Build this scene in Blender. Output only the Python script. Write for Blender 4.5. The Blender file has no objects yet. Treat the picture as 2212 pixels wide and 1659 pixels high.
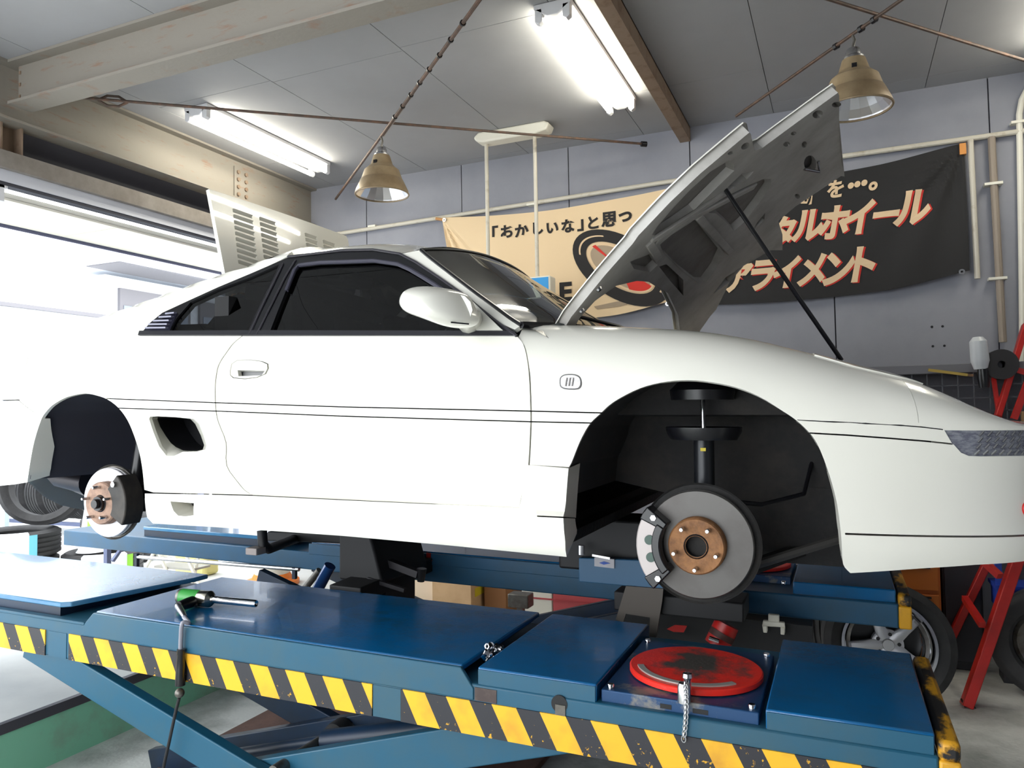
import bpy, bmesh, math, random
import numpy as np
from mathutils import Vector, Matrix
from mathutils.geometry import delaunay_2d_cdt
random.seed(7)
SC = bpy.context.scene
COL = SC.collection
# ---------------------------------------------------------------- camera
CX, CY, F, HC = 1106.0, 829.5, 1640.0, 1.5
def _n(v):
    v = np.array(v, float); return v / np.linalg.norm(v)
def _d(x, y): return np.array([(x - CX) / F, (y - CY) / F, 1.0])
_Y = _n(_d(1818, 884)); _s = -0.018
_a = 712 + _s * 54.5; _b = -CX * 712 + (884 - _s * 1818 - CY) * 54.5 + F * F
_xl = -_b / _a; _X = -_n(_d(_xl, 884 + _s * (_xl - 1818))); _X = _n(_X - _Y * _X.dot(_Y)); _Z = np.cross(_X, _Y)
RM = np.array([_X, _Y, _Z])                     # camera axes -> room axes
CAM = np.array([0.0, 0.0, HC])
cd = bpy.data.cameras.new('camera'); cam = bpy.data.objects.new('camera', cd); COL.objects.link(cam)
cd.sensor_width = 36; cd.lens = F / 2212 * 36; cd.clip_start = 0.02; cd.clip_end = 200
_c = RM @ np.diag([1, -1, -1.0])
cam.matrix_world = Matrix([list(_c[0]) + [0], list(_c[1]) + [0], list(_c[2]) + [HC], [0, 0, 0, 1]])
SC.camera = cam
# ---------------------------------------------------------------- world, exposure, lights
W = bpy.data.worlds.new('overcast_sky'); SC.world = W; W.use_nodes = True
_bg = W.node_tree.nodes['Background']; _bg.inputs[0].default_value = (0.93, 0.97, 1.0, 1); _bg.inputs[1].default_value = 6.2
vs = SC.view_settings
vs.view_transform = 'Standard'; vs.look = 'None'; vs.gamma = 1; vs.use_curve_mapping = False
vs.exposure = 0.0
SC.cycles.use_denoising = True
SC.cycles.max_bounces = 8; SC.cycles.diffuse_bounces = 4; SC.cycles.glossy_bounces = 4; SC.cycles.transmission_bounces = 6; SC.cycles.transparent_max_bounces = 8
SC.cycles.sample_clamp_indirect = 6; SC.cycles.caustics_reflective = False; SC.cycles.caustics_refractive = False
# ---------------------------------------------------------------- the lift's own frame (raised platforms slope very slightly)
Lx = -_n(_d(-2720, 892)); Ly = _n(_d(1818, 884)); Ly = _n(Ly - Lx * Ly.dot(Lx)); Lz = np.cross(Lx, Ly)
LM = np.array([RM @ Lx, RM @ Ly, RM @ Lz])
LO = CAM + RM @ _d(1508, 1178) * 2.22 - LM.T @ np.array([2.4, .13, .36])
FW = Matrix.Identity(4)
FL = Matrix([[*LM.T[0], LO[0]], [*LM.T[1], LO[1]], [*LM.T[2], LO[2]], [0, 0, 0, 1]])
def ray(x, y): return RM @ _d(x, y)
def won(x, y, ax, v):                            # point of the room seen at (x, y) on the plane axis = v
    r = ray(x, y); return CAM + r * ((v - CAM[ax]) / r[ax])
_cl = LM @ (CAM - LO)
def lon(x, y, ax, v):                            # the same in the lift's frame
    r = LM @ ray(x, y); return _cl + r * ((v - _cl[ax]) / r[ax])
def lpl(x, y, p, nrm):
    r = LM @ ray(x, y); p = np.array(p); nrm = np.array(nrm)
    return _cl + r * ((p - _cl).dot(nrm) / r.dot(nrm))
def projl(q):
    c = RM.T @ (LO + LM.T @ np.array(q) - CAM); return np.array([CX + F * c[0] / c[2], CY + F * c[1] / c[2]])
def toworld(q): return LO + LM.T @ np.array(q)
def tolift(p): return LM @ (np.array(p) - LO)
# ---------------------------------------------------------------- materials
def lin(c):
    r = []
    for x in c:
        x /= 255.0; r.append(x / 12.92 if x <= .04045 else ((x + .055) / 1.055) ** 2.4)
    return (*r, 1)
def M(name, col, rough=.5, metal=0, var=None, bump=None, coat=0, spec=.5, emit=None):
    m = bpy.data.materials.new(name); m.use_nodes = True; nt = m.node_tree; N = nt.nodes; L = nt.links
    b = N['Principled BSDF']; b.inputs['Base Color'].default_value = lin(col)
    b.inputs['Roughness'].default_value = rough; b.inputs['Metallic'].default_value = metal
    b.inputs['Coat Weight'].default_value = coat; b.inputs['Coat Roughness'].default_value = .03
    b.inputs['Specular IOR Level'].default_value = spec
    tc = N.new('ShaderNodeTexCoord')
    if var:                                     # (second colour, scale, low, high[, stretch])
        c2, sc, lo, hi = var[:4]; st = var[4] if len(var) > 4 else (1, 1, 1)
        mp = N.new('ShaderNodeMapping'); mp.inputs['Scale'].default_value = st
        n = N.new('ShaderNodeTexNoise'); n.inputs['Scale'].default_value = sc; n.inputs['Detail'].default_value = 6; n.inputs['Roughness'].default_value = .65
        r = N.new('ShaderNodeMapRange'); r.inputs[1].default_value = lo; r.inputs[2].default_value = hi
        x = N.new('ShaderNodeMix'); x.data_type = 'RGBA'; x.inputs[6].default_value = lin(col); x.inputs[7].default_value = lin(c2)
        L.new(tc.outputs['Object'], mp.inputs[0]); L.new(mp.outputs[0], n.inputs[0]); L.new(n.outputs[0], r.inputs[0]); L.new(r.outputs[0], x.inputs[0]); L.new(x.outputs[2], b.inputs['Base Color'])
    if bump:
        n2 = N.new('ShaderNodeTexNoise'); n2.inputs['Scale'].default_value = bump[0]; n2.inputs['Detail'].default_value = 4
        bp = N.new('ShaderNodeBump'); bp.inputs['Strength'].default_value = bump[1]; bp.inputs['Distance'].default_value = .01
        L.new(tc.outputs['Object'], n2.inputs[0]); L.new(n2.outputs[0], bp.inputs['Height']); L.new(bp.outputs[0], b.inputs['Normal'])
    if emit:
        b.inputs['Emission Color'].default_value = lin(emit[0]); b.inputs['Emission Strength'].default_value = emit[1]
    return m
def glass(name, tint, through, rough=.0):
    m = bpy.data.materials.new(name); m.use_nodes = True; nt = m.node_tree; N = nt.nodes; L = nt.links
    N.remove(N['Principled BSDF']); o = N['Material Output']
    t = N.new('ShaderNodeBsdfTransparent'); t.inputs[0].default_value = (*[c * through for c in tint], 1)
    g = N.new('ShaderNodeBsdfGlossy'); g.inputs['Roughness'].default_value = rough
    fr = N.new('ShaderNodeFresnel'); fr.inputs[0].default_value = 1.5
    mx = N.new('ShaderNodeMixShader'); L.new(fr.outputs[0], mx.inputs[0]); L.new(t.outputs[0], mx.inputs[1]); L.new(g.outputs[0], mx.inputs[2]); L.new(mx.outputs[0], o.inputs[0])
    return m
WHITE = M('white_car_paint', (229, 227, 217), .22, coat=.6)
BLACKTRIM = M('black_trim', (16, 16, 20), .3)
RUBBER = M('black_rubber', (22, 22, 24), .75, var=((38, 38, 40), 6, .4, .7))
TYRE = M('tyre_rubber', (34, 34, 36), .7, var=((52, 51, 52), 9, .4, .7))
DARK = M('dark_underseal', (23, 22, 22), .8, var=((46, 41, 36), 5, .45, .75), bump=(40, .4))
LINER = M('wheel_liner_plastic', (40, 39, 41), .7, var=((56, 53, 50), 4, .4, .7))
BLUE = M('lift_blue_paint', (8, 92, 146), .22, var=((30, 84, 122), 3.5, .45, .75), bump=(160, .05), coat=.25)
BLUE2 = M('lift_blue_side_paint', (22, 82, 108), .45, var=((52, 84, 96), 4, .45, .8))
NAVY = M('dark_blue_paint', (14, 40, 66), .45, var=((24, 34, 46), 4, .4, .7))
STEEL = M('bare_steel', (190, 190, 192), .25, 1)
CHROME = M('chrome', (225, 225, 228), .08, 1)
DULL = M('dull_steel', (120, 118, 114), .45, .8, var=((84, 78, 70), 12, .4, .7))
RUST = M('rusty_hub', (152, 106, 66), .7, .1, var=((104, 70, 46), 26, .4, .7), bump=(60, .4))
RED = M('red_paint', (190, 24, 18), .4, var=((140, 20, 16), 6, .5, .8))
WALL = M('grey_wall_paint', (142, 143, 151), .75, var=((130, 131, 140), 1.6, .4, .7), bump=(30, .05))
CEIL = M('ceiling_board', (156, 156, 158), .85, var=((150, 150, 151), 1.2, .4, .7))
BEAM = M('cream_rusty_beam', (134, 128, 119), .7, var=((134, 100, 80), 13, .56, .74, (.4, .4, 2.2)), bump=(30, .15))
BEAM2 = M('worn_brown_beam', (132, 112, 94), .7, var=((110, 84, 64), 9, .5, .7))
OFFWHITE = M('off_white_paint', (226, 222, 208), .5)
PIPE = M('cream_pipe', (196, 190, 176), .5, var=((160, 148, 128), 10, .55, .75))
ROD = M('brown_steel_rod', (84, 70, 62), .6, .3, var=((116, 86, 70), 20, .45, .7))
CONC = M('light_concrete', (220, 221, 216), .75, var=((150, 154, 148), 2.5, .4, .7), bump=(60, .15))
# ---------------------------------------------------------------- geometry builder
class G:
    def __init__(s): s.v = []; s.f = []
    def add(s, vs, fs):
        o = len(s.v); s.v += [tuple(map(float, p)) for p in vs]; s.f += [tuple(i + o for i in f) for f in fs]; return s
    def box(s, x0, x1, y0, y1, z0, z1, T=None):
        vs = [(x, y, z) for x in (x0, x1) for y in (y0, y1) for z in (z0, z1)]
        if T: vs = [tuple(T @ Vector(p)) for p in vs]
        return s.add(vs, [(0, 1, 3, 2), (4, 6, 7, 5), (0, 4, 5, 1), (2, 3, 7, 6), (0, 2, 6, 4), (1, 5, 7, 3)])
    def bar(s, a, b, w, h, up=(0, 0, 1)):           # rectangular bar from a to b
        a, b = np.array(a, float), np.array(b, float); d = _n(b - a); u = np.array(up, float)
        sd = _n(np.cross(d, u)); u = np.cross(sd, d)
        vs = [p + sd * i * w / 2 + u * j * h / 2 for p in (a, b) for i, j in ((-1, -1), (1, -1), (1, 1), (-1, 1))]
        return s.add(vs, [(0, 1, 2, 3), (7, 6, 5, 4), (0, 4, 5, 1), (1, 5, 6, 2), (2, 6, 7, 3), (3, 7, 4, 0)])
    def prism(s, poly, ax, a, b):                   # 2-D polygon extruded along axis ax
        n = len(poly)
        def p3(p, t):
            q = list(p); q.insert(ax, t); return q
        vs = [p3(p, a) for p in poly] + [p3(p, b) for p in poly]
        return s.add(vs, [tuple(range(n))[::-1], tuple(range(n, 2 * n))] + [(i, (i + 1) % n, n + (i + 1) % n, n + i) for i in range(n)])
    def tube(s, path, r, n=10, cap=True):
        P = [np.array(p, float) for p in path]; m = len(P); R = r if hasattr(r, '__len__') else [r] * m
        ref = None; vs = []
        for i in range(m):
            t = _n(P[min(i + 1, m - 1)] - P[max(i - 1, 0)])
            if ref is None: ref = np.array([0, 0, 1.0]) if abs(t[2]) < .9 else np.array([1.0, 0, 0])
            u = _n(np.cross(t, ref)); w = np.cross(u, t); ref = w
            vs += [P[i] + R[i] * (u * math.cos(2 * math.pi * k / n) + w * math.sin(2 * math.pi * k / n)) for k in range(n)]
        fs = [(i * n + k, i * n + (k + 1) % n, (i + 1) * n + (k + 1) % n, (i + 1) * n + k) for i in range(m - 1) for k in range(n)]
        if cap: fs += [tuple(range(n))[::-1], tuple(range((m - 1) * n, m * n))]
        return s.add(vs, fs)
    def lathe(s, prof, c, ax=(0, 0, 1), n=32, a0=0, a1=2 * math.pi):      # prof: (radius, height)
        c = np.array(c, float); d = _n(ax); u = np.array([1.0, 0, 0]) if abs(d[0]) < .9 else np.array([0, 0, 1.0])
        u = _n(u - d * u.dot(d)); w = np.cross(d, u); full = abs(a1 - a0 - 2 * math.pi) < 1e-6; k = n if full else n + 1
        vs = [c + d * h + r * (u * math.cos(a0 + (a1 - a0) * i / n) + w * math.sin(a0 + (a1 - a0) * i / n)) for r, h in prof for i in range(k)]
        fs = [(j * k + i, j * k + (i + 1) % k, (j + 1) * k + (i + 1) % k, (j + 1) * k + i) for j in range(len(prof) - 1) for i in range(n)]
        return s.add(vs, fs)
    def disc(s, c, r, ax, h, n=32):
        return s.lathe([(0.0001, 0), (r, 0), (r, h), (0.0001, h)], c, ax, n)
    def grid(s, rows):
        m, n = len(rows), len(rows[0])
        return s.add([p for r in rows for p in r], [(i * n + j, i * n + j + 1, (i + 1) * n + j + 1, (i + 1) * n + j) for i in range(m - 1) for j in range(n - 1)])
    def poly(s, pts): return s.add(pts, [tuple(range(len(pts)))])
    def ball(s, c, r, n=12, sc=(1, 1, 1)):
        rows = [[(c[0] + sc[0] * r * math.sin(math.pi * i / n) * math.cos(2 * math.pi * j / (2 * n)), c[1] + sc[1] * r * math.sin(math.pi * i / n) * math.sin(2 * math.pi * j / (2 * n)), c[2] + sc[2] * r * math.cos(math.pi * i / n)) for j in range(2 * n + 1)] for i in range(n + 1)]
        return s.grid(rows)
BASE = {}
def mesh(name, g, mat, ang=35, base=(0, 0, 0)):
    me = bpy.data.meshes.new(name); b = np.array(base)
    me.from_pydata([tuple(np.array(p) - b) for p in g.v], [], g.f)
    bm = bmesh.new(); bm.from_mesh(me); bmesh.ops.remove_doubles(bm, verts=bm.verts, dist=1e-5)
    bmesh.ops.delete(bm, geom=[v for v in bm.verts if not v.link_faces], context='VERTS')
    bmesh.ops.recalc_face_normals(bm, faces=bm.faces); bm.to_mesh(me); bm.free()
    if ang:
        me.shade_smooth(); me.set_sharp_from_angle(angle=math.radians(ang))
    for m in (mat if isinstance(mat, (list, tuple)) else [mat]): me.materials.append(m)
    return me
def bevel(o, w, seg=2):
    m = o.modifiers.new('bevel', 'BEVEL'); m.width = w; m.segments = seg; m.limit_method = 'ANGLE'; m.angle_limit = math.radians(40); m.use_clamp_overlap = True
    return o
def tag(o, label=None, cat=None, group=None, kind=None):
    if label: o['label'] = label
    if cat: o['category'] = cat
    if group: o['group'] = group
    if kind: o['kind'] = kind
    return o
def thing(name, label, cat, base, frame=FW, group=None):
    o = bpy.data.objects.new(name, None); COL.objects.link(o); o.empty_display_size = .05
    o.matrix_world = frame @ Matrix.Translation(Vector(base)); BASE[o] = np.array(base, float)
    return tag(o, label, cat, group)
def part(name, g, mat, par, ang=35, bev=0, label=None):
    o = bpy.data.objects.new(name, mesh(name, g, mat, ang, BASE[par])); COL.objects.link(o)
    o.parent = par; BASE[o] = BASE[par]
    if bev: bevel(o, bev)
    if label: o['label'] = label
    return o
def solo(name, g, mat, label, cat, frame=FW, group=None, ang=35, bev=0, kind=None):
    P = np.array(g.v); b = (*((P.min(0) + P.max(0)) / 2)[:2], P.min(0)[2])
    o = bpy.data.objects.new(name, mesh(name, g, mat, ang, b)); COL.objects.link(o)
    o.matrix_world = frame @ Matrix.Translation(Vector(b)); BASE[o] = np.array(b)
    if bev: bevel(o, bev)
    return tag(o, label, cat, group, kind)
def struct(name, g, mat, ang=35, bev=0):
    P = np.array(g.v); b = (*((P.min(0) + P.max(0)) / 2)[:2], P.min(0)[2])
    o = bpy.data.objects.new(name, mesh(name, g, mat, ang, b)); COL.objects.link(o); o.matrix_world = Matrix.Translation(Vector(b)); BASE[o] = np.array(b)
    if bev: bevel(o, bev)
    o['kind'] = 'structure'; return o
def empty_struct(name, base):
    o = bpy.data.objects.new(name, None); COL.objects.link(o); o.location = base; BASE[o] = np.array(base, float); o['kind'] = 'structure'; return o
def dup(o, loc, label=None, rot=None, par=None):     # a thing with copies of its parts and sub-parts
    c = o.copy(); COL.objects.link(c)
    if par is not None: c.parent = par
    for ch in [x for x in bpy.data.objects if x.parent == o]: dup(ch, None, par=c)
    if loc is not None:
        mw = (rot.to_4x4() if rot is not None else o.matrix_world.to_3x3().to_4x4()); mw.translation = Vector(loc); c.matrix_world = mw
    if label: c['label'] = label
    return c
def place(o, loc, rot=None):
    mw = (rot.to_4x4() if rot is not None else o.matrix_world.to_3x3().to_4x4()); mw.translation = Vector(loc); o.matrix_world = mw; return o
def cr(tab, x):                                     # smooth interpolation of a table [(x, y)]
    xs = [t[0] for t in tab]
    if x <= xs[0]: return tab[0][1]
    if x >= xs[-1]: return tab[-1][1]
    i = max(k for k in range(len(xs)) if xs[k] <= x)
    def sl(k):
        if k == 0 or k == len(tab) - 1:
            j = 0 if k == 0 else len(tab) - 2
            return (tab[j + 1][1] - tab[j][1]) / (tab[j + 1][0] - tab[j][0])
        a = (tab[k][1] - tab[k - 1][1]) / (tab[k][0] - tab[k - 1][0]); b = (tab[k + 1][1] - tab[k][1]) / (tab[k + 1][0] - tab[k][0])
        return 0 if a * b <= 0 else 2 * a * b / (a + b)
    h = xs[i + 1] - xs[i]; t = (x - xs[i]) / h; m0, m1 = sl(i) * h, sl(i + 1) * h
    return tab[i][1] * (2 * t**3 - 3 * t**2 + 1) + m0 * (t**3 - 2 * t**2 + t) + tab[i + 1][1] * (3 * t**2 - 2 * t**3) + m1 * (t**3 - t**2)
def _catmull(P, k=10):
    P = [np.array(p, float) for p in P]; out = []
    for i in range(len(P) - 1):
        p0, p1, p2, p3 = P[max(i - 1, 0)], P[i], P[i + 1], P[min(i + 2, len(P) - 1)]
        d = np.linalg.norm(p2 - p1); m1 = (p2 - p0) * d / max(1e-6, np.linalg.norm(p2 - p1) + np.linalg.norm(p1 - p0)); m2 = (p3 - p1) * d / max(1e-6, np.linalg.norm(p3 - p2) + np.linalg.norm(p2 - p1))
        for t in np.linspace(0, 1, k, endpoint=False):
            out.append(p1 * (2*t**3 - 3*t**2 + 1) + m1 * (t**3 - 2*t**2 + t) + p2 * (3*t**2 - 2*t**3) + m2 * (t**3 - t**2))
    out.append(P[-1]); return np.array(out)
# ================================================================ the setting
CH = 3.6                                            # ceiling height
WY = 5.6                                            # inner face of the far wall
g = G().box(-3.25, 3.6, -2.4, WY, -.12, 0); fl = struct('floor', g, CONC)
step = struct('floor_raised', G().box(-14, -3.25, -6, 13, -.12, .255), M('pale_outdoor_concrete', (205, 206, 204), .8, var=((188, 190, 190), 1.5, .4, .7)))
GREEN = M('green_curb_paint', (138, 205, 172), .55, var=((140, 164, 142), 5, .5, .8))
g = G().box(-3.25, -3.238, -2.4, WY, 0, .215); part('painted_face', g, GREEN, step)
g = G().box(-3.26, -3.232, -2.4, WY, .215, .258); part('edge_strip', g, M('worn_edge_steel', (84, 82, 90), .6, .4), step)
# far wall with vertical board panels
wf = struct('wall_far', G().box(-4.6, 3.7, WY + .012, WY + .16, 0, CH + .1), M('wall_core', (70, 70, 78), .8))
for k in range(-5, 5):
    x0 = max(-4.6, -.02 + .943 * k + .004); x1 = min(3.7, -.02 + .943 * (k + 1) - .004)
    if x1 > x0: part('wall_panel', G().box(x0, x1, WY - .008, WY + .014, 0, CH + .02), WALL, wf)
struct('wall_right', G().box(3.6, 3.75, -2.4, WY + .1, 0, CH + .1), WALL)
struct('wall_front_blocker', G().box(-.3, 3.75, -2.55, -2.4, 0, CH + .1), WALL)  # unseen wall, sized to hold back daylight from the right side
ce = struct('ceiling', G().box(-4.65, 3.75, -2.55, WY + .15, CH + .016, CH + .12), M('ceiling_core', (104, 104, 106), .9))
xs = [-4.6, -4.118, -3.178, -2.236, -1.3, -.372, .57, 1.51, 2.45, 3.7]
for i in range(len(xs) - 1):
    off = [3.05, 3.66, 3.68, 3.64, 3.0, 5.4, 5.4, 3.5, 4.1][i]; y = off - 1.82 * 4
    while y < WY + .1:
        y0, y1 = max(y, -2.5), min(y + 1.82, WY + .1)
        if y1 - y0 > .05: part('ceiling_panel', G().box(xs[i] + .002, xs[i + 1] - .002, y0 + .002, y1 - .002, CH - .004, CH + .018), CEIL, ce)
        y += 1.82
# left side: steel beam over the open gateway, lintel, shutter slot, column stubs
def hbeam(x0, x1, y0, y1, z0, z1, tw=.012, tf=.016):   # I-section along the longer side
    g = G(); g.box(x0, x1, y0, y1, z0, z0 + tf); g.box(x0, x1, y0, y1, z1 - tf, z1)
    if x1 - x0 > y1 - y0: g.box(x0, x1, (y0 + y1) / 2 - tw / 2, (y0 + y1) / 2 + tw / 2, z0 + tf, z1 - tf)
    else: g.box((x0 + x1) / 2 - tw / 2, (x0 + x1) / 2 + tw / 2, y0, y1, z0 + tf, z1 - tf)
    return g
b1 = struct('trim_1', hbeam(-4.47, -4.33, -2.4, WY - .01, 3.25, CH - .005), BEAM)
b1['label'] = 'cream rusty steel beam over the open gateway'
px = won(517, 400, 0, -4.40); g = G()
part('splice_plate', G().box(-4.394, -4.384, px[1] - .07, px[1] + .09, 3.28, 3.53), BEAM, b1)
for r in range(4):
    for c in range(2):
        part('bolt', G().lathe([(.0001, 0), (.017, 0), (.017, .012), (.0001, .014)], (-4.384, px[1] - .03 + c * .085, 3.31 + r * .06), (1, 0, 0), 6), BEAM2, b1)
b2 = struct('trim_2', hbeam(-4.33, 3.6, 2.79, 2.93, 3.335, CH - .005), BEAM)
b2['label'] = 'cream rusty steel beam crossing the ceiling overhead'
cx_ = struct('trim_3', G().box(-4.56, -4.40, 2.80, 2.81, 3.08, CH).box(-4.56, -4.40, 2.92, 2.93, 3.08, CH).box(-4.485, -4.475, 2.81, 2.92, 3.08, CH), BEAM2)
for z in (3.4, 3.47, 3.54): part('bolt', G().lathe([(.0001, 0), (.014, 0), (.014, .012), (.0001, .013)], (-4.32, 2.86, z), (1, 0, 0), 6), BEAM2, cx_)
struct('trim_4', G().box(-4.62, -4.52, -2.4, WY, 3.06, 3.27), M('dark_shutter_slot', (30, 31, 42), .7))
struct('trim_5', G().box(-4.60, -4.36, -2.4, WY, 2.975, 3.075), M('brown_grey_lintel', (132, 126, 120), .7, var=((108, 100, 92), 4, .4, .7)))
struct('trim_6', G().box(-4.52, -4.40, -2.4, WY, 2.905, 2.975), M('pale_lintel', (196, 198, 208), .6))
struct('trim_7', G().box(-4.47, -4.405, -2.4, WY, 2.885, 2.905), M('door_track', (46, 48, 60), .5, .3))
g = G()
for yy in (2.72, 2.80): g.box(-4.45, -4.41, yy, yy + .03, 2.79, 2.89)
g.box(-4.45, -4.41, 2.70, 2.85, 2.87, 2.89); struct('trim_8', g, M('pale_bracket', (205, 206, 212), .5))
struct('wall_left', G().box(-4.55, -4.40, 5.25, WY + .1, .25, 3.27), WALL)
# canopy outside, beyond the lintel
cp = struct('trim_9', G().box(-5.15, -4.56, -2.4, 8.5, 2.86, 2.89), OFFWHITE); part('outer_edge', G().box(-5.15, -5.135, -2.4, 8.5, 2.825, 2.862), M('canopy_edge_blue', (96, 98, 124), .7), cp)
for i in range(9): part('soffit_board', G().box(-5.12, -4.56, -2.3 + i * 1.2, -2.3 + (i + 1) * 1.2 - .006, 2.845, 2.862), OFFWHITE, cp)
# purlin on the ceiling
pu = struct('trim_10', G().box(-1.03, -.955, 1.5, WY - .01, 3.49, 3.50).box(-.965, -.955, 1.5, WY - .01, 3.50, CH - .004).box(-1.03, -.955, 1.5, WY - .01, CH - .014, CH - .004), BEAM2)
# ---------------------------------------------------------------- lamps
TUBE = M('lit_tube', (255, 252, 240), .4, emit=((255, 250, 232), 40))
LAMPW = M('lamp_housing_white', (225, 225, 228), .4)
def tube_lamp(xc, y0, y1, label):
    t = thing('fluorescent_lamp', label, 'ceiling light', (xc, y0, CH - .1))
    part('housing', G().prism([(xc - .10, CH - .006), (xc + .10, CH - .006), (xc + .10, CH - .03), (xc + .028, CH - .075), (xc - .028, CH - .075), (xc - .10, CH - .03)], 1, y0, y1), LAMPW, t, bev=.003)
    for s in (-1, 1):
        part('lamp_tube', G().tube([(xc + s * .075, y0 + .035, CH - .085), (xc + s * .075, y1 - .035, CH - .085)], .0165, 14), TUBE, t)
        for y, e in ((y0, .04), (y1, -.04)):
            part('lamp_holder', G().prism([(xc + s * .075 - .02, CH - .03), (xc + s * .075 + .02, CH - .03), (xc + s * .075 + .02, CH - .095), (xc + s * .075, CH - .108), (xc + s * .075 - .02, CH - .095)], 1, *sorted((y, y + e))), LAMPW, t, bev=.003)
    return t
tube_lamp(-3.87, 3.73, 5.05, 'lit twin tube ceiling lamp above the open louvred engine lid')
tube_lamp(-1.28, 3.55, 4.88, 'lit twin tube ceiling lamp next to the dark purlin')
tube_lamp(1.24, 3.9, 5.2, 'lit twin tube ceiling lamp beyond the far side banner')
SHADE = M('tan_lamp_shade', (150, 132, 104), .4, .3, var=((120, 100, 74), 5, .4, .7))
SHADEIN = M('mirror_reflector', (238, 238, 242), .3, 1)
def pendant(att, zb, r, label):
    x, y, z = att; t = thing('pendant_lamp', label, 'pendant lamp', (x, y, zb)); H = z - zb - .11; zt = zb + H
    part('hook', G().tube([(x, y, z + .005), (x + .008, y, z - .02), (x, y, z - .05), (x, y, zt + .02)], .007, 8), DULL, t)
    part('cap', G().lathe([(.0001, .045), (.03, .045), (.036, .03), (.036, .01), (.05, 0), (.05, -.012)], (x, y, zt), n=24), STEEL, t)
    p = [(.056, H - .012), (.074, H - .07), (.076, H - .075), (.074 + (r - .074) * .38, .60 * H), (.078 + (r - .074) * .38, .59 * H), (.074 + (r - .074) * .62, .36 * H), (.078 + (r - .074) * .62, .35 * H), (r * .985, .025), (r + .003, 0)]
    sh = part('lamp_shade', G().lathe(p, (x, y, zb), n=48), SHADE, t)
    part('vent_slot', G().box(x - .012, x + .012, y - .084, y - .06, zb + H - .1, zb + H - .06), BLACKTRIM, sh)
    part('reflector', G().lathe([(.0001, .62 * H), (.06, .6 * H), (.1, .42 * H), (r * .80, .18 * H), (r * .975, .012), (r + .002, -.002)], (x, y, zb), n=18), SHADEIN, t, ang=8)
    part('rim', G().tube([(x + r * math.cos(a), y + r * math.sin(a), zb) for a in np.linspace(0, 2 * math.pi, 49)], .006, 6, False), SHADE, t)
    part('bulb', G().ball((x, y, zb + .14), .055, 10, (1, 1, 1.5)), M('frosted_bulb', (240, 240, 240), .3), t)
P1 = won(824, 299, 2, 3.39); P2 = won(1842, 79, 2, 3.39)
z1 = CAM[2] + ray(824, 425)[2] * (P1[1] / ray(824, 425)[1]); z2 = CAM[2] + ray(1860, 240)[2] * (P2[1] / ray(1860, 240)[1])
pendant(P1, z1 + .015, .178, 'unlit tan cone pendant lamp over the car roof')
pendant(P2, z2 + .015, .172, 'unlit tan cone pendant lamp behind the raised hood')
# ---------------------------------------------------------------- roof brace rods
def rod(name, a, b, r, label, extra=None):
    t = thing(name, label, 'brace rod', a)
    part('rod', G().tube([a, b], r, 8), ROD, t)
    return t
t = rod('brace_rod', won(176, 211, 2, 3.44), won(1392, 311, 2, 3.44), .009, 'long brown tie rod with turnbuckle under the ceiling')
ta, tb = won(212, 216, 2, 3.44), won(276, 221, 2, 3.44); dd = _n(tb - ta); nn = np.array([0, 0, 1.0])
g = G()
for s in (-1, 1):
    g.tube([ta, ta + dd * .05 + nn * s * .03, tb - dd * .05 + nn * s * .03, tb], .008, 8)
part('turnbuckle', g, ROD, t)
part('end_fitting', G().lathe([(.0001, -.01), (.02, -.01), (.02, .03), (.0001, .03)], won(1388, 311, 2, 3.44), dd, 12), BLACKTRIM, t)
a, b = won(1040, -6, 2, 3.405), won(725, 430, 2, 3.405)
t = rod('brace_rod', a, b, .010, 'brown diagonal rod with zip ties carrying the roof-side pendant')
for px in np.linspace(0, 1, 13)[1:9]:
    q = a + (b - a) * (px * .62 + .02); e = _n(b - a)
    part('cable_tie', G().tube([q - e * .006, q + e * .006], .016, 8), BLACKTRIM, t)
part('cable', G().tube([a + (0, 0, .014), P1 + (0.02, 0, .014)], .006, 6), M('grey_cable', (150, 140, 130), .6), t)
rod('brace_rod', won(1770, -8, 2, 3.45), won(2240, 139, 2, 3.45), .009, 'thin brown tie rod in the upper right ceiling corner')
a, b = won(1975, -20, 2, 3.42), won(1590, 251, 2, 3.42)
t = rod('brace_rod', a, b, .009, 'brown diagonal rod carrying the hood-side pendant')
for px in (1888, 1860, 1806):
    q = won(px, np.interp(px, [1600, 1842, 1960], [245, 75, -8]), 2, 3.42); e = _n(b - a)
    part('cable_tie', G().tube([q - e * .012, q + e * .012], .017, 8), BLACKTRIM, t)
# ---------------------------------------------------------------- pipes on the far wall
def wallpipe(pts, r, label, name='conduit_pipe', mat=PIPE, clips=()):
    t = thing(name, label, 'pipe', pts[0]); part('pipe', G().tube(pts, r, 10), mat, t)
    for q in clips: part('clip', G().box(q[0] - r * 2.6, q[0] + r * 1.9, q[1] - r * 1.15, WY - .009, q[2] - .008, q[2] + .008), OFFWHITE, t)
    return t
YP = WY - .045
wallpipe([(-4.38, YP, 3.14), (-3.0, YP, 3.165), (-1.2, YP, 3.2), (.1, YP, 3.21), (2.2, YP, 3.21)], .017, 'long cream horizontal pipe along the far wall above the banners', clips=[(x, YP, 3.17 if x < -1 else 3.21) for x in (-3.7, -2.2, -.4, 1.3)])
wallpipe([(.806, YP - .03, 3.19), (.806, YP - .03, 3.1), (.815, YP, 2.31)], .017, 'short cream vertical pipe beside the black banner')
wallpipe([(.925, YP, 3.2), (.925, YP, 3.1), (.937, YP, 1.9)], .022, 'grey brown vertical pipe ending above the dark hose reel', mat=M('brown_pipe', (140, 128, 116), .6), clips=[(.93, YP, 2.9), (.93, YP, 2.3)])
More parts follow.
